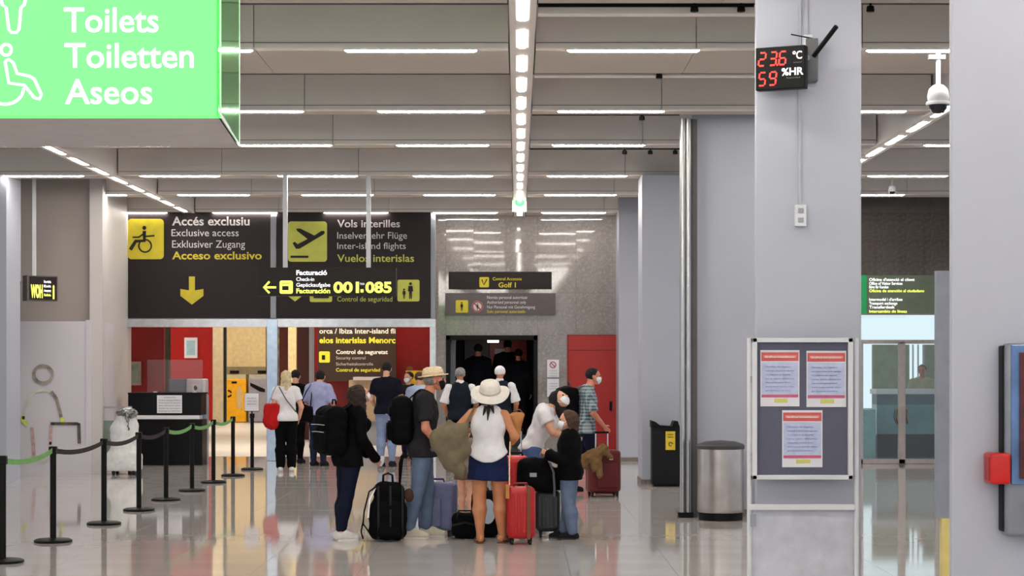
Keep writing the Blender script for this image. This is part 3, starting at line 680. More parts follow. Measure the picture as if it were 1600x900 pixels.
# ---------------------------------------------------------------- poster board in front of the square column
db = 14.15
bd = empty('notice_board', (X(1252, db), db, 0), label='freestanding aluminium notice board with three red headed sheets', cat='notice board')
MB().box(X(1181, db), X(1326, db), db, db+.02, Z(744, db), Z(533, db)).build('felt_panel', mat('felt_slate', (92, 94, 112), .95, var=.04, scale=60), bd)
f = MB(); t = 5
for (x0, x1, y0_, y1_) in ((1175, 1332, 528, 535), (1175, 1332, 742, 749), (1175, 1182.5, 528, 749), (1324.5, 1332, 528, 749)): f.box(X(x0, db), X(x1, db), db-.03, db+.02, Z(y1_, db), Z(y0_, db))
f.build('frame', m_alu, bd, bevel=.004)
for xx in (1171.5, 1339):
    MB().tube([(X(xx, db), db+.02, 0), (X(xx, db), db+.02, Z(528, db))], .018, 12).build('leg', m_alu, bd, smooth=True)
    MB().box(X(xx, db)-.03, X(xx, db)+.03, db-.25, db+.12, 0, .03).build('foot', m_alu, bd, bevel=.005)
MB().box(X(1168, db), X(1336, db), db, db+.03, Z(797, db), Z(788, db)).build('crossbar', m_alu, bd, bevel=.004)
MB().box(X(1177, db), X(1336, db), db+.06, db+.065, .04, Z(797, db)).build('lower_pane', mat('pale_acrylic', (200, 203, 214), .15), bd)
for (x0, y0_, x1, y1_) in ((1173, 588, 1178, 598), (1173, 708, 1178, 718), (1172, 803, 1181, 822)): MB().box(X(x0, db), X(x1, db), db-.01, db+.02, Z(y1_, db), Z(y0_, db)).build('clamp', m_grey, bd)
m_hd = mat('header_red', (206, 92, 92), .5); m_hd2 = mat('header_light', (226, 150, 140), .5); m_blue = mat('print_blue', (188, 196, 226), .5, var=.06, scale=20); m_ink = mat('ink_blue', (120, 130, 185)); m_mag = mat('print_magenta', (196, 92, 128)); m_yg = mat('print_yellow', (206, 204, 110))
for (x0, x1, y0_, y1_, lab) in ((1188, 1249, 547, 635, 'upper left sheet with red header on the notice board'), (1260, 1322, 548, 636, 'upper right sheet with red header on the notice board'), (1222, 1285, 641, 730, 'lower single sheet with red header on the notice board')):
    s_ = empty('poster_sheet', (X((x0+x1)/2, db), db, Z(y1_, db)), label=lab, cat='poster', group='red headed sheets on the notice board')
    MB().box(X(x0, db), X(x1, db), db-.006, db-.002, Z(y1_, db), Z(y0_, db)).build('sheet', m_paper, s_)
    px = Px(db-.006, s_, .0012)
    px.rect(x0+1.5, x1-1.5, y0_+3.5, y0_+17, m_hd, 'header'); px.rect(x0+5, x1-5, y0_+8, y0_+12, m_hd2, 'header_band', 2)
    px.rect(x0+2, x1-2, y0_+19, y1_-19, m_blue, 'print_field')
    px.rect(x0+2, x1-2, y1_-18.5, y1_-14, m_mag, 'footer_band'); px.rect(x0+22, x1-19, y1_-12, y1_-6, m_yg, 'crest')
    text("Information", x0+8, x1-8, y0_+12, 3.2, db-.0085, m_paper, s_, .02, lift=.002)
    for k, b in enumerate(("Medidas de higiene", "mantenga la distancia de seguridad", "uso obligatorio de mascarilla", "keep your distance", "Abstand halten bitte", "wash your hands often", "gel hidroalcohólico")):
        if y0_+26+k*6 < y1_-20: text(b, x0+8, x1-(8 if k % 2 else 14), y0_+27+k*6.2, 2.4, db-.0085, m_ink, s_, 0, lift=.002)

# ---------------------------------------------------------------- fire cabinet and advertising case on the right column
ad = empty('display_case', (X(1600, 10.9), 10.9, Z(838, 10.9)), label='blue-framed wall case with rounded grey edge, cut by the right picture edge', cat='display case')
MB().rbox(X(1569, 10.9), X(1569, 10.9)+.62, 10.86, 11.0, Z(838, 10.9), Z(536, 10.9), .03, 4).build('case_edge', mat('case_edge', (128, 132, 142), .3, metal=.3), ad, smooth=True)
MB().box(X(1579, 10.86), X(1579, 10.86)+.55, 10.835, 10.86, Z(757, 10.86), Z(539, 10.86)).build('blue_frame', mat('case_blue', (84, 116, 164), .12, var=.2, scale=3), ad, bevel=.004)
MB().box(X(1593, 10.83), X(1593, 10.83)+.42, 10.82, 10.835, Z(748, 10.83), Z(551, 10.83)).build('panel', mat('case_red_dark', (70, 16, 22), .2, var=.3, scale=6), ad)
MB().box(X(1563, 10.95), X(1571, 10.95), 10.9, 11.0, Z(830, 10.95), Z(540, 10.95)).build('side_edge', m_black, ad, bevel=.01)
ca = empty('call_point', (X(1558, 10.88), 10.88, Z(756, 10.88)), label='small red box fixed on the column beside the blue case', cat='alarm box')
MB().rbox(-.05, .065, -.06, .12, 0, .175, .018, 4).build('box', mat('alarm_red', (190, 24, 20), .35), ca, W=False, smooth=True)
MB().rbox(-.058, -.046, -.04, .05, .02, .155, .005, 2).build('edge_plate', mat('alarm_red_dark', (150, 18, 16), .4), ca, W=False)
gp = empty('grey_barrier_panel', (X(1480, 13.2), 13.2, 0), label='tall slim grey panel with yellow foot beside the right-hand column', cat='panel')
MB().box(X(1464, 13.2), X(1500, 13.2), 13.2, 13.28, Z(810, 13.2), Z(423, 13.2)).build('upper_panel', mat('panel_slate', (140, 144, 158), .5), gp)
MB().box(X(1472, 13.2), X(1500, 13.2), 13.2, 13.28, 0, Z(810, 13.2)).build('yellow_foot', mat('foot_yellow', (222, 204, 130), .45), gp)

# ---------------------------------------------------------------- glass doors at the right rear
gd = empty('door_3', (X(1407, DR), DR, 0), kind='structure'); tag(gd, 'aluminium double glass doors under a bright transom')
m_fr = mat('door_frame_alu', (176, 166, 162), .35, metal=.3)
fr = MB()
for a_, b_ in ((1338, 1349), (1404, 1415), (1462, 1476)):
    fr.box(X(a_, DR), X(b_, DR), DR, DR+.1, 0, Z(534, DR))
fr.box(X(1330, DR), X(1476, DR), DR, DR+.1, Z(537, DR), Z(531, DR)); fr.box(X(1330, DR), X(1476, DR), DR, DR+.1, 0, .09); fr.box(X(1330, DR), X(1480, DR), DR, DR+.1, Z(492, DR), Z(488, DR))
fr.build('frame', m_fr, gd, bevel=.01)
MB().box(X(1476, DR), X(1640, DR), DR, DR+.2, 0, Z(430, DR)).build('wall_panel', m_grey, gd)
for a_, b_ in ((1349, 1404), (1415, 1462)):
    MB().box(X(a_, DR), X(b_, DR), DR+.04, DR+.05, .09, Z(537, DR)).build('pane', m_glass, gd)
MB().box(X(1338, DR), X(1470, DR), DR+.04, DR+.05, Z(531, DR), Z(490, DR)).build('transom_pane', m_glass, gd)
for xx in (1401, 1417): MB().tube([P(xx, 640, DR-.0)+Vector((0, -.02, 0)), P(xx-2, 650, DR)+Vector((0, -.07, 0)), P(xx+1, 662, DR)+Vector((0, -.02, 0))], .015, 8).build('handle', mat('bronze', (112, 84, 62), .4, metal=.4), gd, smooth=True)
# the room behind the glass: desk, back wall with a bright opening, stools
MB().box(X(1365, 39), X(1393, 39), 39, 39.2, 0, 2.2).build('wall_panel', mat('sage_wall', (150, 160, 134), .7), gd); MB().box(X(1360, 39)-.1, X(1393, 39), 39.2, 39.3, 0, .9).build('wall_panel', MATS['sage_wall'], gd)
MB().box(X(1393, 39), X(1421, 39), 39, 39.2, 0, 2.2).build('wall_panel', MATS['sage_wall'], gd); MB().box(X(1447, 39), X(1500, 39), 39, 39.2, 0, 2.2).build('wall_panel', MATS['sage_wall'], gd); MB().box(X(1421, 39), X(1447, 39), 39, 39.2, 0, Z(605, 39)).build('wall_panel', MATS['sage_wall'], gd)
for xx in (1425, 1433, 1441): MB().box(X(xx, 39.1), X(xx+2, 39.1), 39.05, 39.1, Z(605, 39), 2.2).build('mullion', m_alu, gd)
dk = empty('reception_desk', (X(1425, 37), 37, 0), label='teal fronted reception desk seen through the glass doors', cat='desk')
MB().box(X(1368, 37), X(1470, 37), 36.95, 37.6, Z(616, 37), Z(608, 37)).build('worktop', m_alu, dk, bevel=.01)
MB().box(X(1370, 37), X(1470, 37), 37, 37.5, Z(632, 37), Z(616, 37)).build('fascia', mat('fascia_slate', (74, 94, 104), .4), dk)
MB().box(X(1370, 37), X(1470, 37), 37.02, 37.5, .45, Z(632, 37)).build('front', mat('teal_front', (112, 148, 156), .25, var=.1, scale=2), dk); MB().box(X(1372, 37), X(1470, 37), 37.1, 37.5, 0, .45).build('plinth', m_black, dk)
MB().box(X(1345, 36.6), X(1368, 36.6), 36.6, 36.9, 0, Z(640, 36.6)).build('side_unit', mat('teal_glass', (130, 170, 176), .2), dk)

# ---------------------------------------------------------------- bins
tb = empty('waste_bin', (X(1130, 21.7), 21.7+.27, 0), label='brushed steel drum waste bin with dark domed lid', cat='bin')
MB().lathe([(.25, .0), (.25, .09)], n=32).build('base', m_black, tb, W=False, smooth=True)
MB().lathe([(.262, .09), (.266, .1), (.27, .12), (.262, .82)], n=40).build('drum', mat('bin_steel', (178, 172, 170), .32, metal=.85, var=.08, scale=4), tb, W=False, smooth=True)
MB().lathe([(.272, .81), (.275, .85), (.262, .865), (.17, .895), (.0, .91)], n=40).build('lid', mat('lid_dark', (64, 64, 66), .4), tb, W=False, smooth=True)
bk = empty('recycling_bin', (X(1042, 28.0), 28.0, 0), label='black square recycling bin with yellow sticker in front of the far column', cat='bin')
MB().box(X(1019, 28), X(1064, 28), 28.0, 28.35, .03, Z(666, 28)).build('body', mat('bin_black', (24, 24, 27), .5, spec=.2), bk, bevel=.015)
f = MB(); f.prism([(X(1018, 28), Z(657, 28)), (X(1024, 28), Z(659, 28)), (X(1032, 28), Z(665, 28)), (X(1050, 28), Z(666, 28)), (X(1053, 28), Z(658, 28)), (X(1059, 28), Z(658, 28)), (X(1062, 28), Z(668, 28)), (X(1018, 28), Z(668, 28))], 27.97, 28.37); f.build('rim', m_black, bk)
MB().box(X(1040, 28), X(1055, 28), 27.99, 28.0, Z(703, 28), Z(674, 28)).build('yellow_sticker', mat('sticker_yellow', (226, 196, 50)), bk)
px = Px(27.99, bk, .003); px.stroke([arc(1048, 694, 3, 3, 0, 300, 10)], 1, m_brown); px.stroke([[(1043, 679), (1052, 679)], [(1043, 683), (1052, 683)]], .8, m_brown)
MB().box(X(1022, 28), X(1062, 28), 28.02, 28.3, 0, .03).build('plinth', m_black, bk)

# ---------------------------------------------------------------- belt barrier
m_beltg = cloth('belt_green', (116, 164, 100)); m_beltk = cloth('belt_black', (52, 46, 48))
POSTS = [(4, 879), (83, 847), (162.5, 819.5), (217, 798), (259.5, 782), (300, 767.5), (333.5, 754.5), (364, 744), (394, 734)]
BC = ['g', 'k', 'k', 'k', 'g', 'g', 'g2', None]
pp = [Vector((X(x, DF(y)), DF(y), 0)) for x, y in POSTS]
NM = ['black belt barrier post cut by the left picture edge, nearest the camera', 'second black barrier post from the camera, green belt arriving and dark belt leaving', 'third black barrier post, in front of the white return wall, dark belts both sides',
      'fourth black barrier post, against the white covered machine edge', 'fifth black barrier post, in front of the black counter, where green belt begins', 'sixth black barrier post, at the right end of the black counter',
      'seventh black barrier post, left of the yellow recycling box', 'eighth black barrier post, under the yellow recycling box', 'last black barrier post carrying a white paper sign']
for i, p in enumerate(pp):
    r = empty('barrier_post', p, label=NM[i], cat='barrier post', group='belt barrier posts')
    if i == 0:
        b0 = MB().lathe([(.185, 0), (.19, .01), (.188, .022), (.16, .034), (.05, .042), (.0, .044)], n=32).build('base', m_black, r, W=False, smooth=True).data
        b1 = MB().lathe([(.031, .03), (.031, .88)], n=16).build('post', m_black, r, W=False, smooth=True).data
        b2 = MB().rbox(-.038, .038, -.038, .038, .875, .955, .01, 2).build('belt_head', m_black, r, W=False).data
    else:
        link('base', b0, None, r); link('post', b1, None, r); link('belt_head', b2, None, r)
    if i < 8 and BC[i]:
        q = pp[i+1]-p; n = 10; pts = [Vector((0, 0, .915))+q*(k/n)-Vector((0, 0, .055*4*(k/n)*(1-k/n))) for k in range(n+1)]
        L = q.length; pts[0] += q.normalized()*.036; pts[-1] -= q.normalized()*.036
        MB().ribbon(pts, .05, .004, side=(0, 0, 1)).build('belt', m_beltg if BC[i][0] == 'g' else m_beltk, r, W=False)
p = pp[8]; r = empty('paper_sign', (p.x, p.y-.04, .94), label='white paper sign on top of the last barrier post', cat='sign')
MB().box(-.12, .12, -.008, 0, .06, .36).build('sheet', m_paper, r, W=False); MB().box(-.125, .125, 0, .008, .05, .365).build('holder', m_black, r, W=False); MB().box(-.01, .01, 0, .02, .0, .06).build('stem', m_black, r, W=False)
for k, b in enumerate(("Per favor", "espere aqui", "please wait")): text(b, 0, 0, 0, 0, 0, MATS['grey_ink'], r, 0, raw=(-.08, .08, .27-.05*k, .02), M=Matrix.Translation((0, -.009, 0)))

# ---------------------------------------------------------------- figure outline with suitcase stuck on the white panel
dw = 31.28
ol = empty('wall_graphic', (X(80, dw), dw, Z(725, dw)), label='printed outline of a traveller with suitcase on the white wall panel', cat='wall graphic')
px = Px(dw, ol, .003); m_o1 = mat('outline_taupe', (150, 142, 132), var=.3, scale=6); m_o2 = mat('outline_pale', (206, 206, 190), var=.1, scale=6); m_o3 = mat('outline_lime', (196, 208, 96), var=.2, scale=8); m_o4 = mat('outline_pink', (196, 160, 160), var=.3, scale=10); m_o5 = mat('outline_dark', (84, 78, 66), var=.4, scale=10)
px.stroke([arc(67.5, 585, 14.5, 13.5, 0, 360, 30)], 5, m_o1, 'head_ring', 1)
px.stroke([[(36, 655), (39, 640), (45, 622), (55, 612), (68, 609), (80, 612)]], 4, m_o2, 'shoulder_line', 1)
px.stroke([[(80, 612), (88, 622), (92, 636), (96, 652)]], 5, m_o1, 'arm_line', 1)
px.stroke([[(96, 652), (99, 661)], [(36, 650), (36, 658), (43, 664)]], 6.5, m_o3, 'hand_mark', 1)
px.stroke([[(50, 668), (52, 690), (54, 718)]], 4.5, m_o4, 'leg_line', 1)
px.stroke([[(54, 716), (60, 722), (70, 722), (78, 712), (79, 690)]], 3.5, m_o2, 'leg_line', 1)
px.stroke([[(79, 695), (80, 664)]], 4.5, m_o4, 'suitcase_line', 1); px.stroke([[(79, 662), (122, 662)]], 4.5, m_o5, 'suitcase_line', 1); px.stroke([[(123, 661), (124, 693)]], 5, m_o5, 'suitcase_line', 1)
# covered machine in front of the return wall
cv = empty('covered_machine', (X(190, 31.0), 31.0, 0), label='machine wrapped in a white sheet tied with silver film beside the return wall', cat='covered machine')
soft('white_cover', [rc((.03, .2, .86), (0, .2, .2), .17, .27, .8), rc((.05, .2, .95), (.0, .2, .7), .13, .22, .8), rb((0, .2, .2), (.27, .2, .16), .06)], cloth('sheet_white', (222, 222, 222)), cv, .022, k=.08, noise=.014, nscale=14, cuts=[((0, 0, .06), (0, 0, -1))])
soft('silver_wrap', [el((.1, .15, .98), (.13, .12, .09)), el((.0, .12, 1.0), (.12, .1, .06)), rc((.08, .0, .98), (.12, .0, .72), .03, .012)], mat('silver_film', (120, 122, 120), .25, metal=.7, var=.4, scale=14), cv, .015, k=.02, noise=.02, nscale=34)
f = MB()
for xx in (-.14, .12, .19):
    for yy in (.05, .35): f = MB().tube([(xx-.02, yy, .045), (xx+.02, yy, .045)], .045, 14).build('castor', m_rubber, cv, W=False, smooth=True)
scr = empty('wall_screen', (X(182, 31.5), 31.55, Z(705, 31.5)), label='dark framed panel standing behind the white covered machine', cat='panel')
MB().box(X(155, 31.5), X(158, 31.5), 31.5, 31.56, .1, Z(636, 31.5)).build('frame', m_grey, scr); MB().box(X(155, 31.5), X(205, 31.5), 31.5, 31.56, Z(638, 31.5), Z(635, 31.5)).build('frame', m_grey, scr); MB().box(X(158, 31.5), X(200, 31.5), 31.51, 31.54, .1, Z(657, 31.5)).build('panel', mat('panel_green_grey', (130, 146, 134), .4), scr)
mk = empty('seat_pictogram', (X(172, 33.0), 32.9, Z(632, 33)), label='small dark line drawing on the pale return wall', cat='wall graphic')
MB().ribbon([(X(163, 31.75), 31.62, Z(632, 31.7)), (X(165, 31.9), 31.8, Z(627, 31.9)), (X(171, 32.6), 32.5, Z(616, 32.6)), (X(172.5, 32.7), 32.6, Z(602, 32.7)), (X(175, 33), 32.9, Z(615, 33))], .006, .03, side=(.6, -.4, 0)).build('line_drawing', m_o5, mk)

# ---------------------------------------------------------------- counter in front of the opening
dc = 34.0
ct = empty('check_counter', (X(257, dc), dc, 0), label='black counter with pale ledge strip left of the wide opening', cat='counter')
MB().box(X(204, dc), X(315, dc), dc+.06, dc+.6, 0, Z(656, dc)).build('body', mat('counter_black', (6, 6, 9), .4, spec=.2), ct)
MB().box(X(200, dc), X(314, dc), dc, dc+.6, Z(649, dc), Z(615, dc)).build('upper_front', mat('counter_navy', (8, 9, 16), .4, spec=.2), ct, bevel=.01)
MB().box(X(207, dc), X(312, dc), dc-.02, dc+.3, Z(655, dc), Z(649, dc)).build('ledge', m_alu, ct, bevel=.006)
MB().box(X(200, dc), X(316, dc), dc-.02, dc+.64, Z(616, dc), Z(613.5, dc)).build('worktop', m_black, ct)
nt_ = empty('counter_notice', (X(265, dc), dc-.012, Z(645, dc)), label='white printed notice on the front of the black counter', cat='notice')
MB().box(X(245.5, dc), X(284.5, dc), dc-.012, dc-.002, Z(645.5, dc), Z(617.5, dc)).build('sheet', m_paper, nt_)
for k, b in enumerate(("ATENCION", "Por favor mantenga la distancia", "Please keep the distance", "Bitte Abstand halten", "Access for passengers", "Gracias por su colaboracion")): text(b, 256 if k == 0 else 248, 274 if k == 0 else 282, 622+k*4.2, 2.3, dc-.013, MATS['grey_ink'], nt_, 0, lift=.003)
sc = empty('counter_screen', (X(270, dc), dc+.3, Z(613.5, dc)), label='clear protective screen standing on the black counter', cat='screen')
MB().box(X(225, dc), X(312, dc), dc+.3, dc+.308, Z(613.5, dc), Z(562, dc)).build('pane', mat('screen_glass', (235, 225, 225), .04, trans=.95, ior=1.3, var=0), sc)
for xx in (238, 300): MB().box(X(xx, dc)-.03, X(xx, dc)+.03, dc+.25, dc+.36, Z(613.5, dc), Z(612, dc)).build('foot', m_alu, sc)
mc = empty('card_machine', (X(300, 35.0), 35.0, 0), label='white ticket machine with small dark symbol behind the right end of the counter', cat='machine')
MB().rbox(X(291, 35), X(321, 35), 35.0, 35.35, Z(617, 35), Z(592, 35), .03, 3).build('head', m_white, mc, smooth=True)
MB().box(X(304, 35), X(322, 35), 35.02, 35.33, 0, Z(617, 35)).build('stand', mat('stand_pale_blue', (160, 172, 190), .35), mc, bevel=.01)
MB().box(X(300, 35), X(313, 35), 34.985, 35.0, Z(612, 35), Z(600, 35)).build('screen', m_paper, mc); MB().prism([(X(306+math.cos(a)*3, 35), Z(606+math.sin(a)*4, 35)) for a in [k*.8 for k in range(7)]], 34.975, 34.985).build('symbol', m_black, mc)
mo = empty('grey_monitor', (X(278, 35.1), 35.1, Z(615, 34)), label='grey-blue screen back beside the white ticket machine', cat='monitor')
MB().rbox(X(264, 35.1), X(291, 35.1), 35.1, 35.16, Z(613, 35.1), Z(592, 35.1), .01, 2).build('case', mat('monitor_grey', (96, 112, 124), .4), mo); MB().box(X(274, 35.1), X(282, 35.1), 35.12, 35.15, 1.0, Z(613, 35.1)).build('stand', m_black, mo)

# ---------------------------------------------------------------- hall beyond the wide opening
m_in = mat('inner_ceiling', (70, 64, 62), .8)
ih = MB().box(-13.5, X(679, 36), 36.05, 66, 5.35, 5.45).build('ceiling', m_in); tag(ih, 'low dark ceiling of the hall beyond the opening', kind='structure')
tag(MB().box(-13.5, .2, 64, 64.2, 0, 5.35).build('wall_back', mat('cream_wall', (230, 208, 160), .6)), 'cream end wall of the hall beyond', kind='structure')
tag(MB().box(-13.6, -13.4, 36.1, 64, 0, 5.35).build('wall_side', m_dred), 'dark red side wall of the hall beyond', kind='structure')
tag(MB().box(X(684, 36), X(696, 36), 36.9, 64, 0, 5.35).build('wall_side', m_dred), 'inner partition wall of the hall beyond', kind='structure')
def slab(name, x0, x1, y0_, y1_, d, m, label, th=.15, kind='structure', cat=None):
    o = MB().box(X(x0, d), X(x1, d), d, d+th, 0 if y1_ is None else Z(y1_, d), 5.3 if y0_ == 500 else Z(y0_, d)).build(name, m); tag(o, label, cat, kind=kind); return o
slab('wall_panel', 196, 256, 500, None, 40, m_dred, 'dark red wall panel left inside the opening')
slab('wall_panel', 262, 331, 500, 657, 50, mat('bright_red_panel', (206, 18, 14), .4), 'bright red wall panel inside the opening')
MB().box(X(255, 44), X(263, 44), 44, 44.3, 0, 5.3).build('column', mat('green_black', (22, 30, 22), .5))['kind'] = 'structure'  # no column: dark box stands in for the dark gap between red panels
slab('wall_panel', 331, 348, 500, 660, 55, mat('pale_pillar', (196, 184, 150), .5), 'pale pillar inside the opening')
slab('wall_panel', 348, 353, 500, 660, 56, mat('green_black', (22, 30, 22), .5), 'dark gap strip inside the opening')
slab('wall_panel', 353, 415, 500, 585, 61.5, mat('cream_panel', (244, 222, 166), .5), 'cream panel above the recycling boxes')
slab('wall_panel', 353, 415, 573, 590, 61.2, mat('taupe_band', (156, 142, 112), .5), 'taupe band above the recycling boxes')
slab('wall_panel', 433, 449, 500, None, 48, mat('rust_panel', (104, 40, 24), .5), 'rust brown panel right of the mullion'); slab('wall_panel', 449, 463, 500, 600, 60, MATS['cream_panel'], 'cream strip right of the mullion'); slab('wall_panel', 464, 483, 500, None, 46, mat('maroon_panel', (72, 26, 26), .5), 'maroon panel right of the cream strip')
slab('wall_panel', 483, 492, 500, None, 45, m_grey, 'grey post beside the inner sign'); slab('wall_panel', 491, 676, 500, None, 44.4, mat('deep_red_panel', (124, 14, 12), .4), 'deep red wall behind the inner sign')
pn = empty('framed_notice', (X(298, 49.9), 49.9, Z(559, 49.9)), label='pale blue framed notice on the bright red wall', cat='poster')
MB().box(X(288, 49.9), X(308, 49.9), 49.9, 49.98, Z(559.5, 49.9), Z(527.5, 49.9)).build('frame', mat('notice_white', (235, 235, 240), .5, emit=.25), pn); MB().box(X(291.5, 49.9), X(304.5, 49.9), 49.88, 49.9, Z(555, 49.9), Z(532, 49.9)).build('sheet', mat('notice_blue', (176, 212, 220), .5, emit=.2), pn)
pn = empty('wall_poster', (X(209, 39.9), 39.9, Z(602, 39.9)), label='grey green framed poster at the left end behind the counter', cat='poster')
MB().box(X(190, 39.9), X(220, 39.9), 39.9, 39.97, Z(602, 39.9), Z(565, 39.9)).build('frame', mat('poster_frame', (150, 140, 132)), pn); MB().box(X(194, 39.9), X(216, 39.9), 39.88, 39.9, Z(598, 39.9), Z(569, 39.9)).build('sheet', mat('poster_green', (126, 136, 124), .5, var=.2, scale=4), pn)
din = 43.5
sg = empty('inner_sign', (X(557, din), din, Z(596, din)), label='brown security control sign hanging inside the opening, top lines cut by the lintel', cat='sign')
MB().box(X(497, din), X(619, din), din, din+.1, Z(596, din), Z(508, din)).build('board', mat('sign_brown3', (60, 44, 36), .5), sg)
m_o = mat('inner_sign_white', (226, 222, 205), .5, emit=.3); m_y3 = mat('inner_sign_yellow', (214, 206, 60), .5, emit=.35)
for b, x0, x1, yb, cap, m, bo in (("orca / Ibiza Inter-island fli", 499, 618, 521, 8, m_o, .02), ("elos interislas Menorc", 499, 618, 536, 9.5, m_y3, .03), ("Control de seguretat", 525, 606, 553, 6.5, m_o, .03), ("Security control", 525, 571, 561.5, 5, MATS['sign_offwhite'], 0), ("Sicherheitskontrolle", 525, 583, 571, 5, MATS['sign_offwhite'], 0), ("Control de seguridad", 525, 594, 580.5, 5.5, m_y3, .015)):
    text(b, x0, x1, yb, cap, din, m, sg, bo)
for xx in (515, 600): MB().box(X(xx, din)-.02, X(xx, din)+.02, din+.03, din+.07, Z(508, din), 5.35).build('hanger', m_grey, sg)
px = Px(din, sg, .006); px.rect(498.5, 515.5, 549, 566.5, m_y3, 'pictogram_field', 1, r=2); px.rect(503, 508, 555, 562, m_brown, 'pictogram', 2)
MB().box(-13.4, X(684, 37), 37.4, 64, 0, .003).build('inner_floor', mat('inner_floor_white', (226, 224, 222), .3, var=.02), ih)
ib = empty('beige_counter', (X(572, 42.5), 42.5, 0), label='beige counter below the inner security sign', cat='counter')
MB().box(X(545, 42.5), X(602, 42.5), 42.5, 43.1, .55, Z(594, 42.5)).build('body', mat('counter_beige', (176, 156, 128), .5), ib); MB().box(X(547, 42.5), X(600, 42.5), 42.55, 43.1, 0, .55).build('plinth', m_grey, ib); MB().box(X(552, 42.5), X(602, 42.5), 42.45, 43.15, Z(594, 42.5), Z(589, 42.5)).build('worktop', m_white, ib)  # plinth added in grey to keep beige out of the floor reflection
yb2 = empty('yellow_banner', (X(660, 42), 42, 0), label='yellow board on the right inside the opening behind the masked couple', cat='board')
MB().box(X(634, 42), X(672, 42), 42, 42.1, Z(612, 42), Z(579, 42)).build('board', mat('board_yellow', (224, 190, 30), .5), yb2); MB().box(X(650, 42), X(654, 42), 42.02, 42.08, 0, Z(612, 42)).build('post', m_grey, yb2)
MB().prism([(X(640+math.cos(a)*5, 42), Z(576+math.sin(a)*3.5, 42)) for a in [k*.63 for k in range(10)]], 42, 42.1).build('knob', mat('knob_brown', (120, 80, 50)), yb2)
# recycling boxes far inside
dy = 60.0
ry = empty('yellow_recycling_box', (X(366, dy), dy, 0), label='tall yellow recycling cabinet with dark round arrows symbol', cat='recycling cabinet')
MB().box(X(347, dy), X(384.5, dy), dy, dy+.7, .02, Z(592, dy)).build('body', mat('cabinet_yellow', (236, 172, 14), .4), ry, bevel=.03)
MB().box(X(348, dy), X(384, dy), dy+.02, dy+.7, Z(592, dy), Z(585, dy)).build('top', mat('cabinet_top', (190, 180, 140), .4), ry); MB().box(X(362, dy), X(370, dy), dy-.02, dy, Z(599, dy), Z(596, dy)).build('slot', m_black, ry)
px = Px(dy, ry, .01); px.stroke([arc(357, 615, 4.6, 4.6, 100-120*k, 15-120*k, 6) for k in range(3)], 2.4, m_brown, 'recycling_mark', 2); px.rect(370, 378.5, 609, 638, mat('bottle_pink', (206, 178, 130)), 'bottle_print', 1, r=3); px.rect(372, 376, 604, 609, MATS['bottle_pink'], 'bottle_print', 1)
rg = empty('grey_recycling_box', (X(401, dy), dy, 0), label='tall grey recycling cabinet half hidden by the mullion', cat='recycling cabinet')
MB().box(X(388, dy), X(418, dy), dy, dy+.7, .02, Z(592, dy)).build('body', mat('cabinet_grey', (150, 146, 156), .4), rg, bevel=.03); MB().box(X(389, dy), X(417, dy), dy+.02, dy+.7, Z(592, dy), Z(585, dy)).build('top', mat('cabinet_top2', (176, 170, 160)), rg)
px = Px(dy, rg, .01); px.poly([(391, 598), (396, 600), (414, 608), (414, 613), (406, 612), (391, 603)], m_black, 'dark_print', 1)
for xx in (366, 409): MB().box(X(xx-6, 61.1), X(xx+7, 61.1), 61.0, 61.15, Z(583, 61.1), Z(579, 61.1)).build('wall_vent', m_black)['kind'] = 'structure'
# unseen lamps added to brighten the inner hall
k = 0
for (x, y) in ((-11.5, 45), (-9.2, 52.5), (-9.2, 57), (-6.5, 57), (-5, 41), (-3, 41.5), (-9, 41), (-6.8, 53), (-11.5, 38.5)):
    o = MB().box(x-1.1, x+1.1, y-.5, y+.5, 5.3, 5.34).build('unseen_inner_light', mat('inner_glow', (255, 246, 225), .4, emit=22, ecol=(255, 242, 220), var=0)); o['kind'] = 'structure'

# ---------------------------------------------------------------- doorway in the marble wall
dk2 = empty('door_4', (X(768, D0), D0, 0), kind='structure'); tag(dk2, 'dark framed doorway in the marble wall')
f = MB(); f.box(X(697, D0), X(703, D0), D0-.03, D0+.5, 0, Z(524, D0)).box(X(834, D0), X(840, D0), D0-.03, D0+.5, 0, Z(524, D0)).box(X(697, D0), X(840, D0), D0-.03, D0+.5, Z(531, D0), Z(524, D0)); f.build('frame', m_black, dk2)
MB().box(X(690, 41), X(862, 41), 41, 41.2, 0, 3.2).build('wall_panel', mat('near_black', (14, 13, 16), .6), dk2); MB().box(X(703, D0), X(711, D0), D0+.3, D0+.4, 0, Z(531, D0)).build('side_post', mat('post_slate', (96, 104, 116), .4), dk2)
MB().box(X(726, 40.8), X(764, 40.8), 40.8, 40.95, 0, Z(520, 40.8)).build('wall_panel', mat('panel_mid_grey', (104, 106, 118), .5), dk2)
MB().box(X(765, 40.8), X(823, 40.8), 40.8, 40.95, 0, Z(520, 40.8)).build('wall_panel', m_red, dk2)
MB().box(X(773, 40.7), X(790, 40.7), 40.7, 40.78, Z(553, 40.7), Z(545, 40.7)).build('white_sign', m_paper, dk2)
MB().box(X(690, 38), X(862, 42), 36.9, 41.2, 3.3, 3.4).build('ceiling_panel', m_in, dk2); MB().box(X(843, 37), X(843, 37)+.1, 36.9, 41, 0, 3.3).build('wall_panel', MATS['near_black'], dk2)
MB().box(X(762, 39.5), X(779, 39.5), 39.4, 39.55, Z(535, 39.5), Z(532, 39.5)).build('lamp', mat('inner_glow', (255, 246, 225)), dk2); MB().tube([(X(770, 39.5), 39.5, Z(532, 39.5)), (X(770, 39.5), 39.5, 3.3)], .01, 6).build('lamp_cord', m_black, dk2)
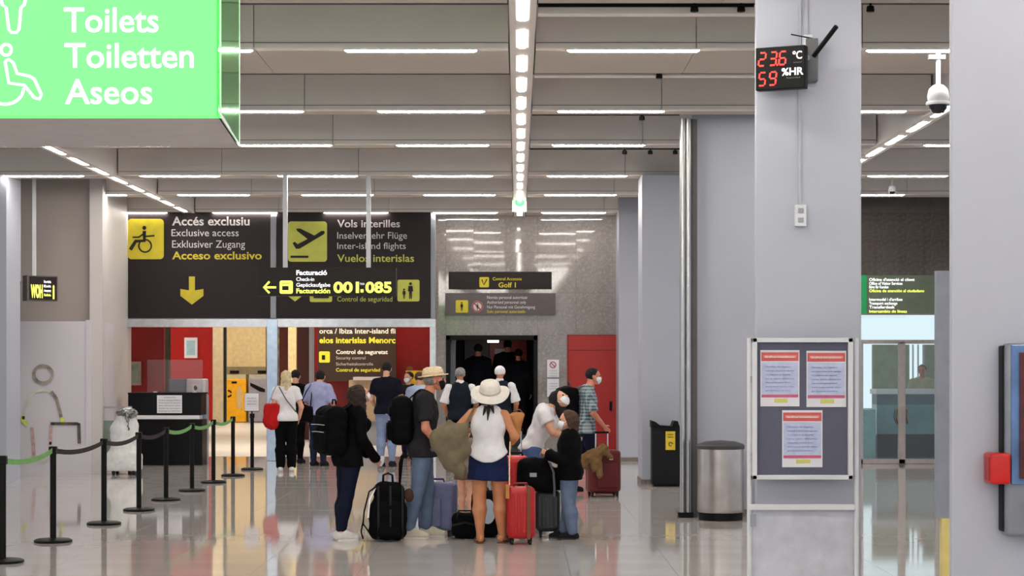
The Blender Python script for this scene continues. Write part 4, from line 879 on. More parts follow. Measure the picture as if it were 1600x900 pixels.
tag(MB().box(X(697, 37.2), X(841, 37.2), 37.0, 41, 0, .2).box(X(697, 37.2), X(841, 37.2), 37.3, 41, .2, .42).build('floor_step', mat('step_dark', (50, 50, 54), .4)), 'dark raised step inside the doorway', kind='structure')

# ================================================================ PEOPLE
def V3(*a): return np.array(a, float)
def rotz(v, a): c, s_ = math.cos(a), math.sin(a); return V3(v[0]*c-v[1]*s_, v[0]*s_+v[1]*c, v[2])
def skin(name, rgb): return mat(name, rgb, .55, var=.06, scale=9, spec=.4)
m_sk = {'fair': skin('skin_fair', (214, 160, 134)), 'tan': skin('skin_tan', (186, 124, 88)), 'ruddy': skin('skin_ruddy', (204, 134, 108))}
m_eye = mat('eye_dark', (30, 24, 22), .2)
def hand(wr, d, nrm, s, side, curl, vox):
    """palm, four fingers of unequal length and a thumb; d = pointing direction, nrm = palm normal"""
    d = V3(*d); d /= np.linalg.norm(d); nrm = V3(*nrm); nrm -= d*(nrm@d); nrm /= np.linalg.norm(nrm); lat = np.cross(d, nrm)*side
    L = .052*s                                                     # palm length unit (m)
    pr = [rc(wr-d*.01, wr+d*L*.5, .017*s/1.0, .02*s, .62, nrm)]
    for k, (off, ln) in enumerate(((.027, .9), (.009, 1.0), (-.009, .94), (-.026, .74))):
        b = wr+d*L*1.45+lat*off*s*.95
        pr.append(rc(wr+d*L*.3+lat*off*s*.6, b, .0125*s, .0105*s))
        p = b; ang = 0; r_ = .0092*s
        for seg, l_ in enumerate((.034, .024, .02)):
            ang += curl*(.75 if seg else .6); dr = d*math.cos(ang)+nrm*math.sin(ang); q = p+dr*l_*ln*s
            pr.append(rc(p, q, r_, r_*.9)); p = q; r_ *= .92
    b = wr+d*L*.25+lat*.024*s; dr = d*.62+lat*.62+nrm*.35; dr /= np.linalg.norm(dr); q = b+dr*.036*s
    pr.append(rc(wr+d*.0+lat*.008, b, .014*s, .013*s)); pr.append(rc(b, q, .0125*s, .0105*s)); dr2 = dr*.6+d*.6+nrm*curl*.4; dr2 /= np.linalg.norm(dr2); pr.append(rc(q, q+dr2*.028*s, .0105*s, .0085*s))
    return sdf_mesh(pr, vox, k=.005)
def head_prims(c, R, h):
    """skull, jaw, nose, ears; c centre, R columns = right, forward, up; h half head height"""
    T = lambda x, y, z: c+R@V3(x, y, z)*h
    E = lambda x, y, z, a, b, d_: el(T(x, y, z), V3(a, b, d_)*h, R)
    pr = [E(0, -.08, .2, .68, .84, .78), E(0, .2, -.22, .54, .56, .62), E(0, .36, -.68, .3, .34, .28), E(0, .5, -.1, .42, .3, .42)]
    pr += [rc(T(0, .76, .1), T(0, .92, -.2), .07*h, .13*h), E(0, .84, -.2, .15, .1, .09), E(.69, -.02, -.05, .07, .16, .26), E(-.69, -.02, -.05, .07, .16, .26)]
    pr += [E(0, .74, -.47, .24, .1, .05), E(0, .73, -.56, .2, .1, .06), rc(T(-.36, .66, .2), T(.36, .66, .2), .09*h, .09*h)]
    return pr, T, E
PB = {}
def person(px_, py_, H, yaw, label, pose=None, sk='fair', fem=False, vox=.012, head=(0, 0, 0), hair=None, top=None, legs=None, shoes=None, mask=None, gaze=0, d=None, z0=0, curl=.5, handdir=None, child=False, extra=None, feet=(0, 0), seed=0, build=1.0, lk=1.08, hip=0):
    d = d or DF(py_); base = Vector((X(px_, d), d, z0))
    r = empty('person', base, -math.radians(yaw), label=label, cat='person')
    J = dict(pel=(0, 0, .53), wai=(0, 0, .61), che=(0, 0, .735), nek=(0, -.005, .845), hed=(0, .012, .93), shL=(-.106, 0, .80), shR=(.106, 0, .80), elL=(-.135, -.015, .64), elR=(.135, -.015, .64),
             haL=(-.14, .035, .49), haR=(.14, .035, .49), hiL=(-.05, 0, .515), hiR=(.05, 0, .515), knL=(-.053, .01, .285), knR=(.053, .01, .285), anL=(-.055, -.012, .045), anR=(.055, -.012, .045))
    if fem: J.update(shL=(-.094, 0, .80), shR=(.094, 0, .80), elL=(-.125, -.015, .64), elR=(.125, -.015, .64))
    if child: J.update(nek=(0, 0, .825), hed=(0, .012, .915), shL=(-.1, 0, .785), shR=(.1, 0, .785), che=(0, 0, .71), elL=(-.12, -.01, .62), elR=(.12, -.01, .62))
    J.update(pose or {}); J = {k: V3(*v)*H for k, v in J.items()}
    sh = (J['shR']-J['shL']); sh = sh/np.linalg.norm(sh)
    fw = np.cross(V3(0, 0, 1), sh); fw /= np.linalg.norm(fw)
    B = build
    def torso(e, upto=None):
        pw, ww, cw = (.098, .073, .088) if fem else (.092, .083, .1)
        if child: pw, ww, cw = .085, .078, .088
        pr = [rc(J['pel'], J['wai'], pw*H*B+e, ww*H*B+e, .66, fw), rc(J['wai'], J['che'], ww*H*B+e, cw*H*B+e, .66, fw), rc(J['che'], J['che']*.45+(J['shL']+J['shR'])/2*.55, cw*H*B+e, cw*.86*H*B+e, .62, fw)]
        a = J['shL']*.85+J['shR']*.15; b = J['shL']*.15+J['shR']*.85
        pr += [rc(a, b, .033*H+e, .033*H+e, .95, fw), rc((a+b)/2+V3(0, 0, .0), J['nek'], .05*H+e, .034*H+e*.3)]
        if fem:
            for s_ in (-1, 1): pr.append(el(J['che']+sh*s_*.042*H+fw*.045*H+V3(0, 0, .0), V3(.042, .038, .04)*H+e))
        # seat
        for s_ in ('hiL', 'hiR'): pr.append(el(J[s_]-fw*.028*H+V3(0, 0, .01*H), V3(.052, .05, .055)*H+e))
        return pr
    def arm(s_, e, t1=2.0, loose=0):
        a, b, c = J['sh'+s_], J['el'+s_], J['ha'+s_]
        if t1 <= 1: q = a+(b-a)*t1; n_ = (b-a); return [rc(a, q+(b-a)*.2, .032*H+e, (.027*H+e+loose), cut=(q, n_)), ]
        pr = [rc(a, b, .031*H+e, .0235*H+e)]
        q = b+(c-b)*min(t1-1, 1)
        pr.append(rc(b, q, .0245*H+e, (.0155*H+.006*H*(2-t1)+e+loose*.6)))
        return pr
    def leg(s_, e, t1=2.0, loose=0, taper=0):
        a, b, c = J['hi'+s_], J['kn'+s_], J['an'+s_]
        if t1 < 1:
            q = a+(b-a)*t1; return [rc(a, q+(b-a)*.15, .056*H+e, .048*H+e+loose, cut=(q, b-a))]
        pr = [rc(a, b, .055*H*(1+(lk-1)*.5)+e, .032*H*lk+e), ]
        q = b+(c-b)*(t1-1)
        m_ = b*.68+c*.32-fw*.008*H
        pr += [rc(b, m_, .031*H*lk+e, .0355*H*lk+e+loose*.4), rc(m_, q, .0345*H*lk+e+loose*.4, .02*H*(1+(lk-1)*.3)+e+loose)]
        return pr
    # ---- body: one continuous mesh
    pr = torso(0)
    for s_ in 'LR': pr += arm(s_, 0)+leg(s_, 0)+[rc(J['an'+s_], J['an'+s_]+V3(0, .05*H, -.02*H), .022*H, .02*H)]
    pr += [rc(J['nek']-V3(0, 0, .03*H), J['hed']-V3(0, .02*H, .02*H), .031*H, .029*H)]
    parts = [sdf_mesh(pr, vox, k=.022)]
    hh = (.068 if child else .0655)*min(H, 1.75) if not child else .082*H
    # head frame
    yw, pt, rl = [math.radians(a) for a in head]
    Rm = (Matrix.Rotation(-yw, 3, 'Z') @ Matrix.Rotation(-pt, 3, 'X') @ Matrix.Rotation(rl, 3, 'Y')); R = np.array(Rm)
    hp, T, E = head_prims(J['hed'], R, hh)
    subs = [E(s_*.27, .88, .04, .15, .12, .1) for s_ in (-1, 1)]
    parts.append(sdf_mesh(hp, min(vox*.62, .0085), k=.014, subs=subs))
    for s_ in 'LR':
        wv = J['ha'+s_]; dv = J['ha'+s_]-J['el'+s_]
        if handdir and s_ in handdir: dv = V3(*handdir[s_])
        sd = 1 if s_ == 'R' else -1
        nr = -sh*sd if abs((dv/np.linalg.norm(dv))@sh) < .7 else V3(0, 0, -1)
        parts.append(hand(wv, dv, nr, H/1.75*(.95 if fem else 1.05), sd, curl, .0055 if vox < .014 else .0075))
    body = link('body', mesh_np('body', parts), m_sk[sk], r)
    for s_ in (-1, 1):
        MB().lathe([(0, -.09), (.07, -.06), (.09, 0), (.07, .06), (0, .09)], n=10, M=Matrix(R.tolist()).to_4x4() @ Matrix.Scale(hh, 4), c=T(s_*.27, .76, .05)).build('eye', m_eye, r, W=False, smooth='all')
    hc = J['nek']
    # ---- legs clothing
    if legs:
        kind, m_ = legs[0], legs[1]; cz = J['wai'][2]-.0*H
        e = .012 if len(legs) < 3 else legs[2]
        if kind == 'trousers':
            pr = torso(e*.6)[:1]+torso(e*.6)[-2:]+leg('L', e, 1.93, legs[3] if len(legs) > 3 else .004)+leg('R', e, 1.93, legs[3] if len(legs) > 3 else .004)
            soft('trousers', pr, m_, r, vox, k=.02, noise=.004, nscale=26, seed=seed, cuts=[((0, 0, cz-.055*H), (0, 0, 1)), ((0, 0, .035*H), (0, 0, -1))])
        elif kind == 'shorts':
            pr = torso(.008)[:1]+torso(.008)[-2:]+leg('L', e+.006, .42, .01)+leg('R', e+.006, .42, .01)
            soft('shorts', pr, m_, r, vox, k=.02, noise=.004, nscale=26, seed=seed, cuts=[((0, 0, cz-.04*H), (0, 0, 1))])
        elif kind == 'skirt':
            pr = torso(.006)[:1]+torso(.006)[-2:]+[rc(J['pel']-V3(0, 0, .03*H), J['pel']-V3(0, 0, .15*H), .098*H+e+hip, .105*H+e+hip*1.2, .7, fw)]
            soft('skirt', pr, m_, r, vox, k=.03, noise=.004, nscale=22, seed=seed, cuts=[((0, 0, cz-.01), (0, 0, 1)), ((0, 0, J['pel'][2]-.138*H), (-.05, 0, -1))])
    # ---- tops
    if top:
        kind, m_ = top[0], top[1]; o = dict(hem=.5, e=.023, sl=.55, loose=.012); o.update(top[2] if len(top) > 2 else {})
        e = o['e']; pr = torso(e)
        if o['hem'] < .52: pr.append(rc(J['pel'], J['pel']-V3(0, 0, (.53-o['hem']+.01)*H), (.102 if fem else .1)*H+e, .105*H+e+.006, .72, fw))
        if kind != 'tank' and kind != 'vest':
            for s_ in 'LR': pr += arm(s_, e*.75, o['sl'], o['loose'])
        if kind == 'tank' or kind == 'vest': pr = pr[:3]+pr[4:-2]+[rc(J['shL']*.62+J['shR']*.38, J['shL']*.38+J['shR']*.62, .042*H+e*.5, .042*H+e*.5, .9, fw)]+pr[-2:]
        tl = o.get('tail', 0); hz = o['hem']*H
        cuts = [lambda G: hz+tl*((G[..., 0]/(.1*H))**2)*H-G[..., 2]]
        sb = [el(J['nek']+V3(0, 0, .045*H)+fw*.012*H, V3(.05, .06, .05)*H)]
        nm = {'tee': 'shirt', 'shirt': 'shirt', 'tank': 'tank_top', 'vest': 'vest', 'jacket': 'jacket'}[kind]
        soft(nm, pr, m_, r, vox, k=.024, noise=o.get('n', .006), nscale=20, seed=seed+3, cuts=cuts, subs=sb)
        if 'under' in o:       # shirt sleeves and collar under a vest
            pr = []
            for s_ in 'LR': pr += arm(s_, .022, .92, .02)
            pr.append(rc(J['nek']-V3(0, 0, .03*H), J['nek']+V3(0, 0, .012*H), .046*H, .04*H))
            soft('shirt', pr, o['under'], r, vox, k=.01, noise=.006, nscale=24)
        if 'collar' in o:
            MB().lathe([(.036*H, -.012*H), (.041*H, -.012*H), (.038*H, .016*H), (.034*H, .016*H)], c=J['nek'], n=18).build('collar', o['collar'], r, W=False, smooth=True)
    # ---- shoes
    if shoes:
        ms, msole = shoes[0], shoes[1]; op = len(shoes) > 2
        for i, s_ in enumerate('LR'):
            a = J['an'+s_]; q = math.radians(-feet[i]); f_ = rotz(V3(0, 1, 0), q); gz = a[2]-.045*H
            heel = V3(a[0], a[1], gz)-f_*.022*H; toe = V3(a[0], a[1], gz)+f_*.1*H
            if not op:
                soft('shoe', [rc(heel+V3(0, 0, .028*H), a+f_*.01+V3(0, 0, -.003*H), .027*H, .026*H), rc(heel+V3(0, 0, .024*H), toe+V3(0, 0, .017*H), .026*H, .021*H), rc(a+f_*.02*H, toe+V3(0, 0, .02*H), .026*H, .016*H)], ms, r, min(vox, .01), k=.015, cuts=[((0, 0, gz+.012), (0, 0, -1))])
            sp = [(-.03, 0), (-.024, .024), (.02, .022), (.07, .029), (.105, .024), (.121, 0), (.105, -.026), (.07, -.029), (.02, -.022), (-.024, -.024)]
            rt = rotz(V3(1, 0, 0), q); mb = MB(); n_ = len(sp); c0 = V3(a[0], a[1], gz)
            vs = [c0+f_*y_*H+rt*x_*H+V3(0, 0, z_) for z_ in (.0, .016) for (y_, x_) in sp]
            mb.add(vs, [tuple(range(n_)), tuple(range(2*n_-1, n_-1, -1))]+[(k, n_+k, n_+(k+1) % n_, (k+1) % n_) for k in range(n_)])
            mb.build('sole', msole, r, W=False)
            if op:      # sandal straps and a bare foot
                soft('foot', [rc(heel+V3(0, 0, .032*H), a, .02*H, .021*H), rc(heel+V3(0, 0, .03*H), toe+V3(0, 0, .018), .02*H, .013*H), rc(a, toe+V3(0, 0, .02), .018*H, .012*H)]+[rc(toe-f_*.01*H+rt*x_*H+V3(0, 0, .016), toe+f_*y_*H+rt*x_*H+V3(0, 0, .014), .008*H, .006*H) for x_, y_ in ((-.018, .004), (-.009, .01), (0, .012), (.01, .008), (.018, .002))], m_sk[sk], r, .008, k=.008, cuts=[((0, 0, gz+.014), (0, 0, -1))])
                for t_ in (.035, .075): MB().tube([c0+f_*t_*H+rt*math.cos(b)*.03*H+V3(0, 0, .016+math.sin(b)*(.036 if t_ < .05 else .028)*H) for b in [k*math.pi/8 for k in range(9)]], .006, 6).build('strap', ms, r, W=False, smooth='all')
    # ---- hair
    if hair:
        st, m_ = hair[0], hair[1]; v_ = min(vox, .011)
        cap = [el(T(0, -.12, .26), V3(.76, .9, .8)*hh, R)]
        front = lambda y, z, ny, nz: (T(0, y, z), R@V3(0, ny, nz))
        if st == 'short': soft('hair', cap, m_, r, v_, k=.01, noise=.006, nscale=60, cuts=[lambda G: np.minimum((G-T(0, .3, .35))@(R@V3(0, 1, -.55)), 1e9), (T(0, 0, -.5), R@V3(0, -.35, -1))])
        elif st == 'bald': soft('hair', [el(T(0, -.14, .1), V3(.73, .86, .7)*hh, R)], m_, r, v_, k=.01, cuts=[(T(0, .0, .2), R@V3(0, 1, .6)), (T(0, 0, -.4), R@V3(0, 0, -1))])
        elif st in ('long', 'longer', 'messy'):
            wdt = {'longer': 1.6}.get(st, 1.0); Lh = {'long': .17, 'longer': .2, 'messy': .09}[st]*H*(1 if st != 'messy' else 1.1)
            bk = T(0, -.62, .0)
            lw_ = [rc(T(s_*.42, -.35, .1), V3(*(T(s_*.55, -.45, 0)[:2]), J['hed'][2]-Lh), (.36*hh*wdt), .3*hh*wdt*(1.35 if st == 'longer' else 1)) for s_ in (-1, 1)]
            pr = cap+lw_+[rc(bk, V3(bk[0]-fw[0]*.02, bk[1]-fw[1]*.02, J['hed'][2]-Lh*1.05), .42*hh*wdt, .4*hh*wdt), rc(T(.0, -.5, .3), T(0, -.75, -.5), .55*hh*wdt, .5*hh*wdt)]
            soft('hair', pr, m_, r, v_, k=.02, noise=.01, nscale=48, seed=seed, cuts=[lambda G: np.minimum((G-T(0, .32, .35))@(R@V3(0, 1, -.35)), 1e9)])
        elif st == 'bob':
            pr = cap+[rc(T(s_*.5, -.1, .0), T(s_*.6, -.05, -.85), .4*hh, .34*hh) for s_ in (-1, 1)]+[rc(T(0, -.5, 0), T(0, -.6, -.9), .6*hh, .5*hh)]
            soft('hair', pr, m_, r, v_, k=.02, noise=.009, nscale=50, seed=seed, cuts=[(T(0, .3, .2), R@V3(0, 1, -.5))])
    if mask is not None:
        soft('face_mask', [el(T(0, .3, -.38), V3(.6, .66, .6)*hh, R)], mask, r, .008, k=.01, cuts=[(T(0, .3, -.1), R@V3(0, -1, -.25)), (T(0, 0, -.08), R@V3(0, -.35, 1)), (T(0, 0, -.88), R@V3(0, -.2, -1))])
        MB().tube([T(.6, .35, -.2), T(.7, .1, .02), T(.71, -.12, -.05), T(.6, .35, -.5)], .0022, 4).build('ear_loop', mask, r, W=False)
        MB().tube([T(-.6, .35, -.2), T(-.7, .1, .02), T(-.71, -.12, -.05), T(-.6, .35, -.5)], .0022, 4).build('ear_loop', mask, r, W=False)
    return r, J, T, hh, R, fw, sh
def brim_hat(r, T, R, hh, m_, mband, crown=.95, ch=1.0, brim=1.5, dip=.12, wav=.0, name='hat', z=.55, tilt=0, cx=.8):
    Mx = Matrix(R.tolist()).to_4x4() @ Matrix.Rotation(math.radians(tilt), 4, 'X')
    o = Vector(T(0, -.08, z)); n = 40; vs = []; fs = []
    prof = [(brim, -dip, 1), (brim*.98, -dip+.05, 1), (crown*1.12, .05, 0), (crown, .1, 0), (crown*.97, ch*.45, 0), (crown*.86, ch*.82, 0), (crown*.55, ch*.98, 0), (.02, ch*.93, 0)]
    prof = [(crown*.95, -.03, 0), (brim*.985, -dip-.03, 1)]+prof
    for (a, b, wv) in prof:
        for k in range(n):
            q = 2*math.pi*k/n; zz = b+(wav*math.sin(q*2+1.2)+wav*.6*math.sin(q*3))*wv
            vs.append(o+Mx @ (Vector((math.cos(q)*a*cx, math.sin(q)*a, zz))*hh))
    for i in range(len(prof)-1):
        for k in range(n): fs.append((i*n+k, i*n+(k+1) % n, (i+1)*n+(k+1) % n, (i+1)*n+k))
    h = MB().add(vs, fs).build(name, m_, r, W=False, smooth='all')
    if mband:
        vs = []; fs = []
        for (a, b) in ((crown*1.01, .09), (crown*1.005, .28)):
            for k in range(n): q = 2*math.pi*k/n; vs.append(o+Mx @ (Vector((math.cos(q)*a*cx, math.sin(q)*a, b))*hh))
        for k in range(n): fs.append((k, (k+1) % n, n+(k+1) % n, n+k))
        MB().add(vs, fs).build('hat_band', mband, h, W=False, smooth='all')
    return h
def backpack(J, base, yaw, H, fw, label, s=1.0, m_=None, trim=None, dz=0, size=(.15, .09, .23), vox=.013, back=.0, light=None):
    """worn on the back; top-level, placed in the wearer's frame"""
    r = empty('backpack', base, -math.radians(yaw), label=label, cat='backpack')
    sx, sy, sz = [a*s for a in size]
    c = (J['che']+J['wai'])/2*1.0; c = V3(c[0], c[1], 0)-fw*(.066*H+sy+.012+back)+V3(0, 0, J['che'][2]-.02*H+dz)
    soft('pack_body', [rb(c, (sx, sy, sz), .07), rc(c+V3(-sx*.5, 0, sz*.8), c+V3(sx*.5, 0, sz*.8), .06, .06)], m_, r, vox, k=.04, noise=.008, nscale=24)
    soft('front_pocket', [rb(c-fw*sy*.8-V3(0, 0, sz*.4), (sx*.75, sy*.6, sz*.42), .04)], m_, r, vox, k=.02, noise=.004)
    soft('upper_pocket', [rb(c-fw*sy*.85+V3(0, 0, sz*.42), (sx*.65, sy*.35, sz*.25), .03)], m_, r, vox, k=.02, noise=.004)
    for s_ in ('L', 'R'):
        sp = J['sh'+s_]*.62+J['sh'+('R' if s_ == 'L' else 'L')]*.38; nx = fw
        top_ = sp+V3(0, 0, .052*H); fr_ = sp+fw*.075*H-V3(0, 0, .02*H); lo_ = J['che']+(sp-J['nek'])*V3(1, 1, 0)*1.5+fw*.085*H-V3(0, 0, .06*H); sd = J['wai']+(sp-J['nek'])*V3(1, 1, 0)*1.9+V3(0, 0, .03*H)
        MB().ribbon([c+(sp-J['nek'])*V3(1, 1, 0)+V3(0, 0, sz*.75)+fw*sy*.7, top_-fw*.03*H, top_+fw*.02*H, fr_, lo_, sd, c+(sp-J['nek'])*V3(1, 1, 0)*1.3-V3(0, 0, sz*.75)], .045*s, .012, side=np.cross(fw, V3(0, 0, 1))).build('strap', trim or m_, r, W=False)
    MB().tube([c+V3(-.04, 0, sz+.03)+fw*.03, c+V3(-.03, 0, sz+.075)+fw*.03, c+V3(.03, 0, sz+.075)+fw*.03, c+V3(.04, 0, sz+.03)+fw*.03], .009, 6).build('top_handle', trim or m_, r, W=False, smooth='all')
    for (zz, l_) in ((.28, .8), (-.02, .7)): MB().tube([c-fw*sy*(1.35)+V3(-sx*l_, 0, 0)*np.abs(np.cross(fw, V3(0, 0, 1)))+V3(0, 0, sz*zz), c-fw*sy*1.45+V3(0, 0, sz*zz+.004), c-fw*sy*(1.35)+V3(sx*l_, 0, 0)*np.abs(np.cross(fw, V3(0, 0, 1)))+V3(0, 0, sz*zz)], .004, 5).build('zip', light or m_grey, r, W=False)
    return r, c

m_jean = cloth('denim_light', (96, 112, 138)); m_jnavy = cloth('denim_navy', (15, 19, 42)); m_blk = cloth('fabric_black', (8, 8, 10), spec=.1); m_char = cloth('fabric_charcoal', (34, 34, 36))
m_wtee = cloth('fabric_white', (224, 222, 226), var=.03); m_nv = cloth('fabric_navy_skirt', (22, 34, 70)); m_hbr = mat('hair_dark_brown', (44, 28, 21), .8, var=.4, scale=30, bump=.5, stretch=(6, 6, 1)); m_hbk = mat('hair_black', (9, 8, 9), .8, var=.3, scale=30, bump=.5, stretch=(6, 6, 1))
m_hlb = mat('hair_brown', (70, 48, 36), .75, var=.3, scale=30, bump=.5, stretch=(6, 6, 1)); m_hbl = mat('hair_blonde', (206, 188, 148), .5, var=.2, scale=30, bump=.5, stretch=(6, 6, 1)); m_hgr = mat('hair_grey', (130, 126, 122), .5, var=.2, scale=30)
m_straw = mat('straw_cream', (226, 206, 170), .8, var=.12, scale=60, bump=.4, bscale=150); m_felt = mat('sunhat_white', (222, 216, 208), .85, var=.04, scale=30, bump=.3, bscale=120)
m_mkb = cloth('mask_black', (22, 20, 22)); m_mkw = cloth('mask_white', (226, 232, 238), var=.02); m_sneak = cloth('sneaker_white', (206, 202, 200)); m_sole = mat('sole_white', (212, 208, 202), .6); m_sned = cloth('sneaker_dark', (26, 26, 32)); m_soled = mat('sole_dark', (30, 30, 34), .7)
m_beigeshoe = cloth('sneaker_beige', (200, 192, 176)); m_leather = mat('leather_brown', (92, 54, 38), .5)

# ---- woman in black with the black backpack
d1 = DF(843); 
r, J, T, hh, R, fw, sh = person(545, 843, 1.58, 58, 'woman in black top with long dark hair and navy jeans, leftmost of the front group', dict(pel=(0, .0, .53), wai=(0, .01, .62), che=(0, .035, .735), shL=(-.095, .04, .81), shR=(.095, .03, .81), nek=(0, .055, .84), hed=(0, .085, .925), elL=(-.12, .06, .65), elR=(.125, .03, .64), haL=(-.05, .17, .53), haR=(.06, .17, .51), anL=(-.045, -.04, .045), anR=(.045, -.075, .045), knR=(.05, -.035, .285), knL=(-.05, -.01, .285)),
    fem=True, head=(-6, -24, 0), hair=('longer', m_hbr), top=('jacket', m_blk, dict(hem=.47, e=.024, sl=1.9, loose=.012)), legs=('trousers', m_jnavy, .006), shoes=(m_sneak, m_sole), mask=m_mkw, feet=(25, 20), seed=1, lk=1.15)
backpack(J, Vector(r.location), 58, 1.58, fw, 'black backpack with grey piping worn by the woman with long hair', 1.1, m_blk, m_blk, dz=-.03, light=mat('piping_white', (190, 190, 190), .5), size=(.17, .1, .22))
MB().tube([(.05, .33, .76), (.06, .34, .80), (.065, .355, .86)], [.02, .03, .018], 8).build('phone', m_mkw, None, W=False)
o = bpy.data.objects['phone']; o.name = 'paper_tissue'; tag(o, 'crumpled white tissue held by the woman with long dark hair', 'tissue'); o.location = r.location; o.rotation_euler = r.rotation_euler; o.location.z -= .02
# ---- man in charcoal tee and straw hat
r, J, T, hh, R, fw, sh = person(655, 840, 1.74, 84, 'man in charcoal tee, pale hat and black mask standing with hands on a bag', dict(pel=(0, .02, .53), wai=(0, .03, .62), che=(0, .035, .735), shL=(-.108, .03, .812), shR=(.108, .02, .812), nek=(0, .055, .85), hed=(0, .09, .925), elL=(-.13, .05, .65), elR=(.145, .03, .645), haL=(-.06, .17, .6), haR=(.12, .12, .53), hiL=(-.05, .02, .515), hiR=(.05, .02, .515), knL=(-.05, .05, .285), knR=(.055, -.01, .285), anL=(-.05, .045, .045), anR=(.06, -.065, .045)),
    sk='ruddy', head=(0, -6, 0), hair=('bald', m_hgr), top=('tee', m_char, dict(hem=.475, sl=.75, e=.026)), legs=('trousers', m_jean, .012, .008), shoes=(m_beigeshoe, m_sole), mask=m_mkb, feet=(0, 8), seed=5, build=1.05)
brim_hat(r, T, R, hh, m_straw, mat('hat_band_cream', (206, 180, 140), .7), crown=.98, ch=.85, brim=1.4, dip=-.02, z=.42, tilt=0, cx=.86)
backpack(J, Vector(r.location), 84, 1.74, fw, 'plain black backpack on the man with the straw hat', 1.1, cloth('pack_black', (10, 10, 12), spec=.1), m_blk, dz=-.05, size=(.16, .1, .22))
# ---- woman in white sun hat
r3, J, T, hh, R, fw, sh = person(763, 849, 1.6, 2, 'woman in white tank top, navy skirt and wide white sun hat seen from behind', dict(shL=(-.1, 0, .805), shR=(.1, 0, .795), elL=(-.222, -.01, .685), haL=(-.115, .09, .695), elR=(.165, -.02, .66), haR=(.16, .12, .7), hed=(.01, .03, .92), nek=(.003, 0, .84), anL=(-.05, -.01, .045), anR=(.085, .02, .045), knL=(-.055, 0, .285), knR=(.07, .01, .285), hiL=(-.055, 0, .515), hiR=(.055, 0, .515)),
    sk='tan', fem=True, head=(8, -14, 4), hair=('bob', m_hbk), top=('tank', m_wtee, dict(hem=.502, tail=.04, e=.03, n=.004)), legs=('skirt', m_nv, .01), shoes=(m_leather, m_leather, 1), mask=None, feet=(-8, 22), seed=2, lk=1.24, hip=.028)
brim_hat(r3, T, R, hh, m_felt, mat('sunhat_band', (196, 186, 176), .8, bump=.3), crown=1.06, ch=1.1, brim=1.95, dip=.2, wav=.14, z=.3, tilt=14, cx=.95)
hb = r3.location
for k_, (a_, b_) in enumerate((((-.02, -.1, 1.36), (-.045, -.13, 1.27)), ((.01, -.1, 1.37), (.0, -.135, 1.22)), ((.04, -.1, 1.36), (.06, -.12, 1.29)))):
    MB().tube([a_, [(p_+q_)/2 for p_, q_ in zip(a_, b_)], b_], [.018, .014, .004], 8).build('hair_lock', m_hbk, r3, W=False, smooth='all')
# ---- woman bending, white tee
r, J, T, hh, R, fw, sh = person(832, 833, 1.62, 97, 'woman with black hair and white tee bending over the luggage in denim shorts', dict(pel=(0, -.02, .53), wai=(0, .02, .61), che=(0, .07, .715), shL=(-.095, .09, .79), shR=(.1, .085, .775), nek=(0, .125, .81), hed=(0, .175, .865), elL=(-.13, .15, .64), elR=(.13, .15, .655), haL=(-.05, .25, .6), haR=(.05, .27, .62)),
    sk='fair', fem=True, head=(25, -35, 0), hair=('bob', m_hbk), top=('tee', m_wtee, dict(hem=.545, sl=.5, e=.028)), legs=('shorts', cloth('denim_mid', (74, 94, 138)), .02), shoes=(m_sneak, m_sole), mask=m_mkw, seed=4, vox=.013)
# ---- boy in black
r, J, T, hh, R, fw, sh = person(890, 842, 1.31, -82, 'boy in black top and blue jeans with brown hair and mask', dict(elL=(-.125, .03, .61), elR=(.12, .05, .61), haL=(-.05, .16, .66), haR=(.06, .17, .64), anL=(-.05, -.03, .045), anR=(.055, .05, .045)),
    sk='fair', child=True, head=(-8, -6, 0), hair=('bob', m_hlb), top=('jacket', m_blk, dict(hem=.46, e=.036, sl=1.9)), legs=('trousers', m_jean, .012, .012), shoes=(m_sned, m_soled), mask=m_mkw, seed=6, feet=(0, 0), build=1.3, lk=1.3)
# ---- man in plaid with the maroon suitcase
m_plaid = cloth('plaid_blue', (96, 120, 138), var=.5, scale=16)
nt = m_plaid.node_tree; b = nt.nodes['Principled BSDF']; tc = nt.nodes.new('ShaderNodeTexCoord')
mixes = []; last = None
for ax_, sc_ in ((0, 7), (2, 7)):
    wv = nt.nodes.new('ShaderNodeTexWave'); wv.bands_direction = 'XYZ'[ax_]; wv.inputs['Scale'].default_value = sc_; wv.inputs['Distortion'].default_value = .6
    nt.links.new(tc.outputs['Object'], wv.inputs['Vector']); rr = nt.nodes.new('ShaderNodeValToRGB'); rr.color_ramp.elements[0].position = .45; rr.color_ramp.elements[1].position = .55
    rr.color_ramp.elements[0].color = (.03, .06, .1, 1) if ax_ else (.08, .14, .18, 1); rr.color_ramp.elements[1].color = (.36, .42, .43, 1); nt.links.new(wv.outputs['Fac'], rr.inputs[0])
    if last is None: last = rr
    else:
        mx = nt.nodes.new('ShaderNodeMixRGB'); mx.inputs[0].default_value = .5; nt.links.new(last.outputs[0], mx.inputs[1]); nt.links.new(rr.outputs[0], mx.inputs[2]); nt.links.new(mx.outputs[0], b.inputs['Base Color'])
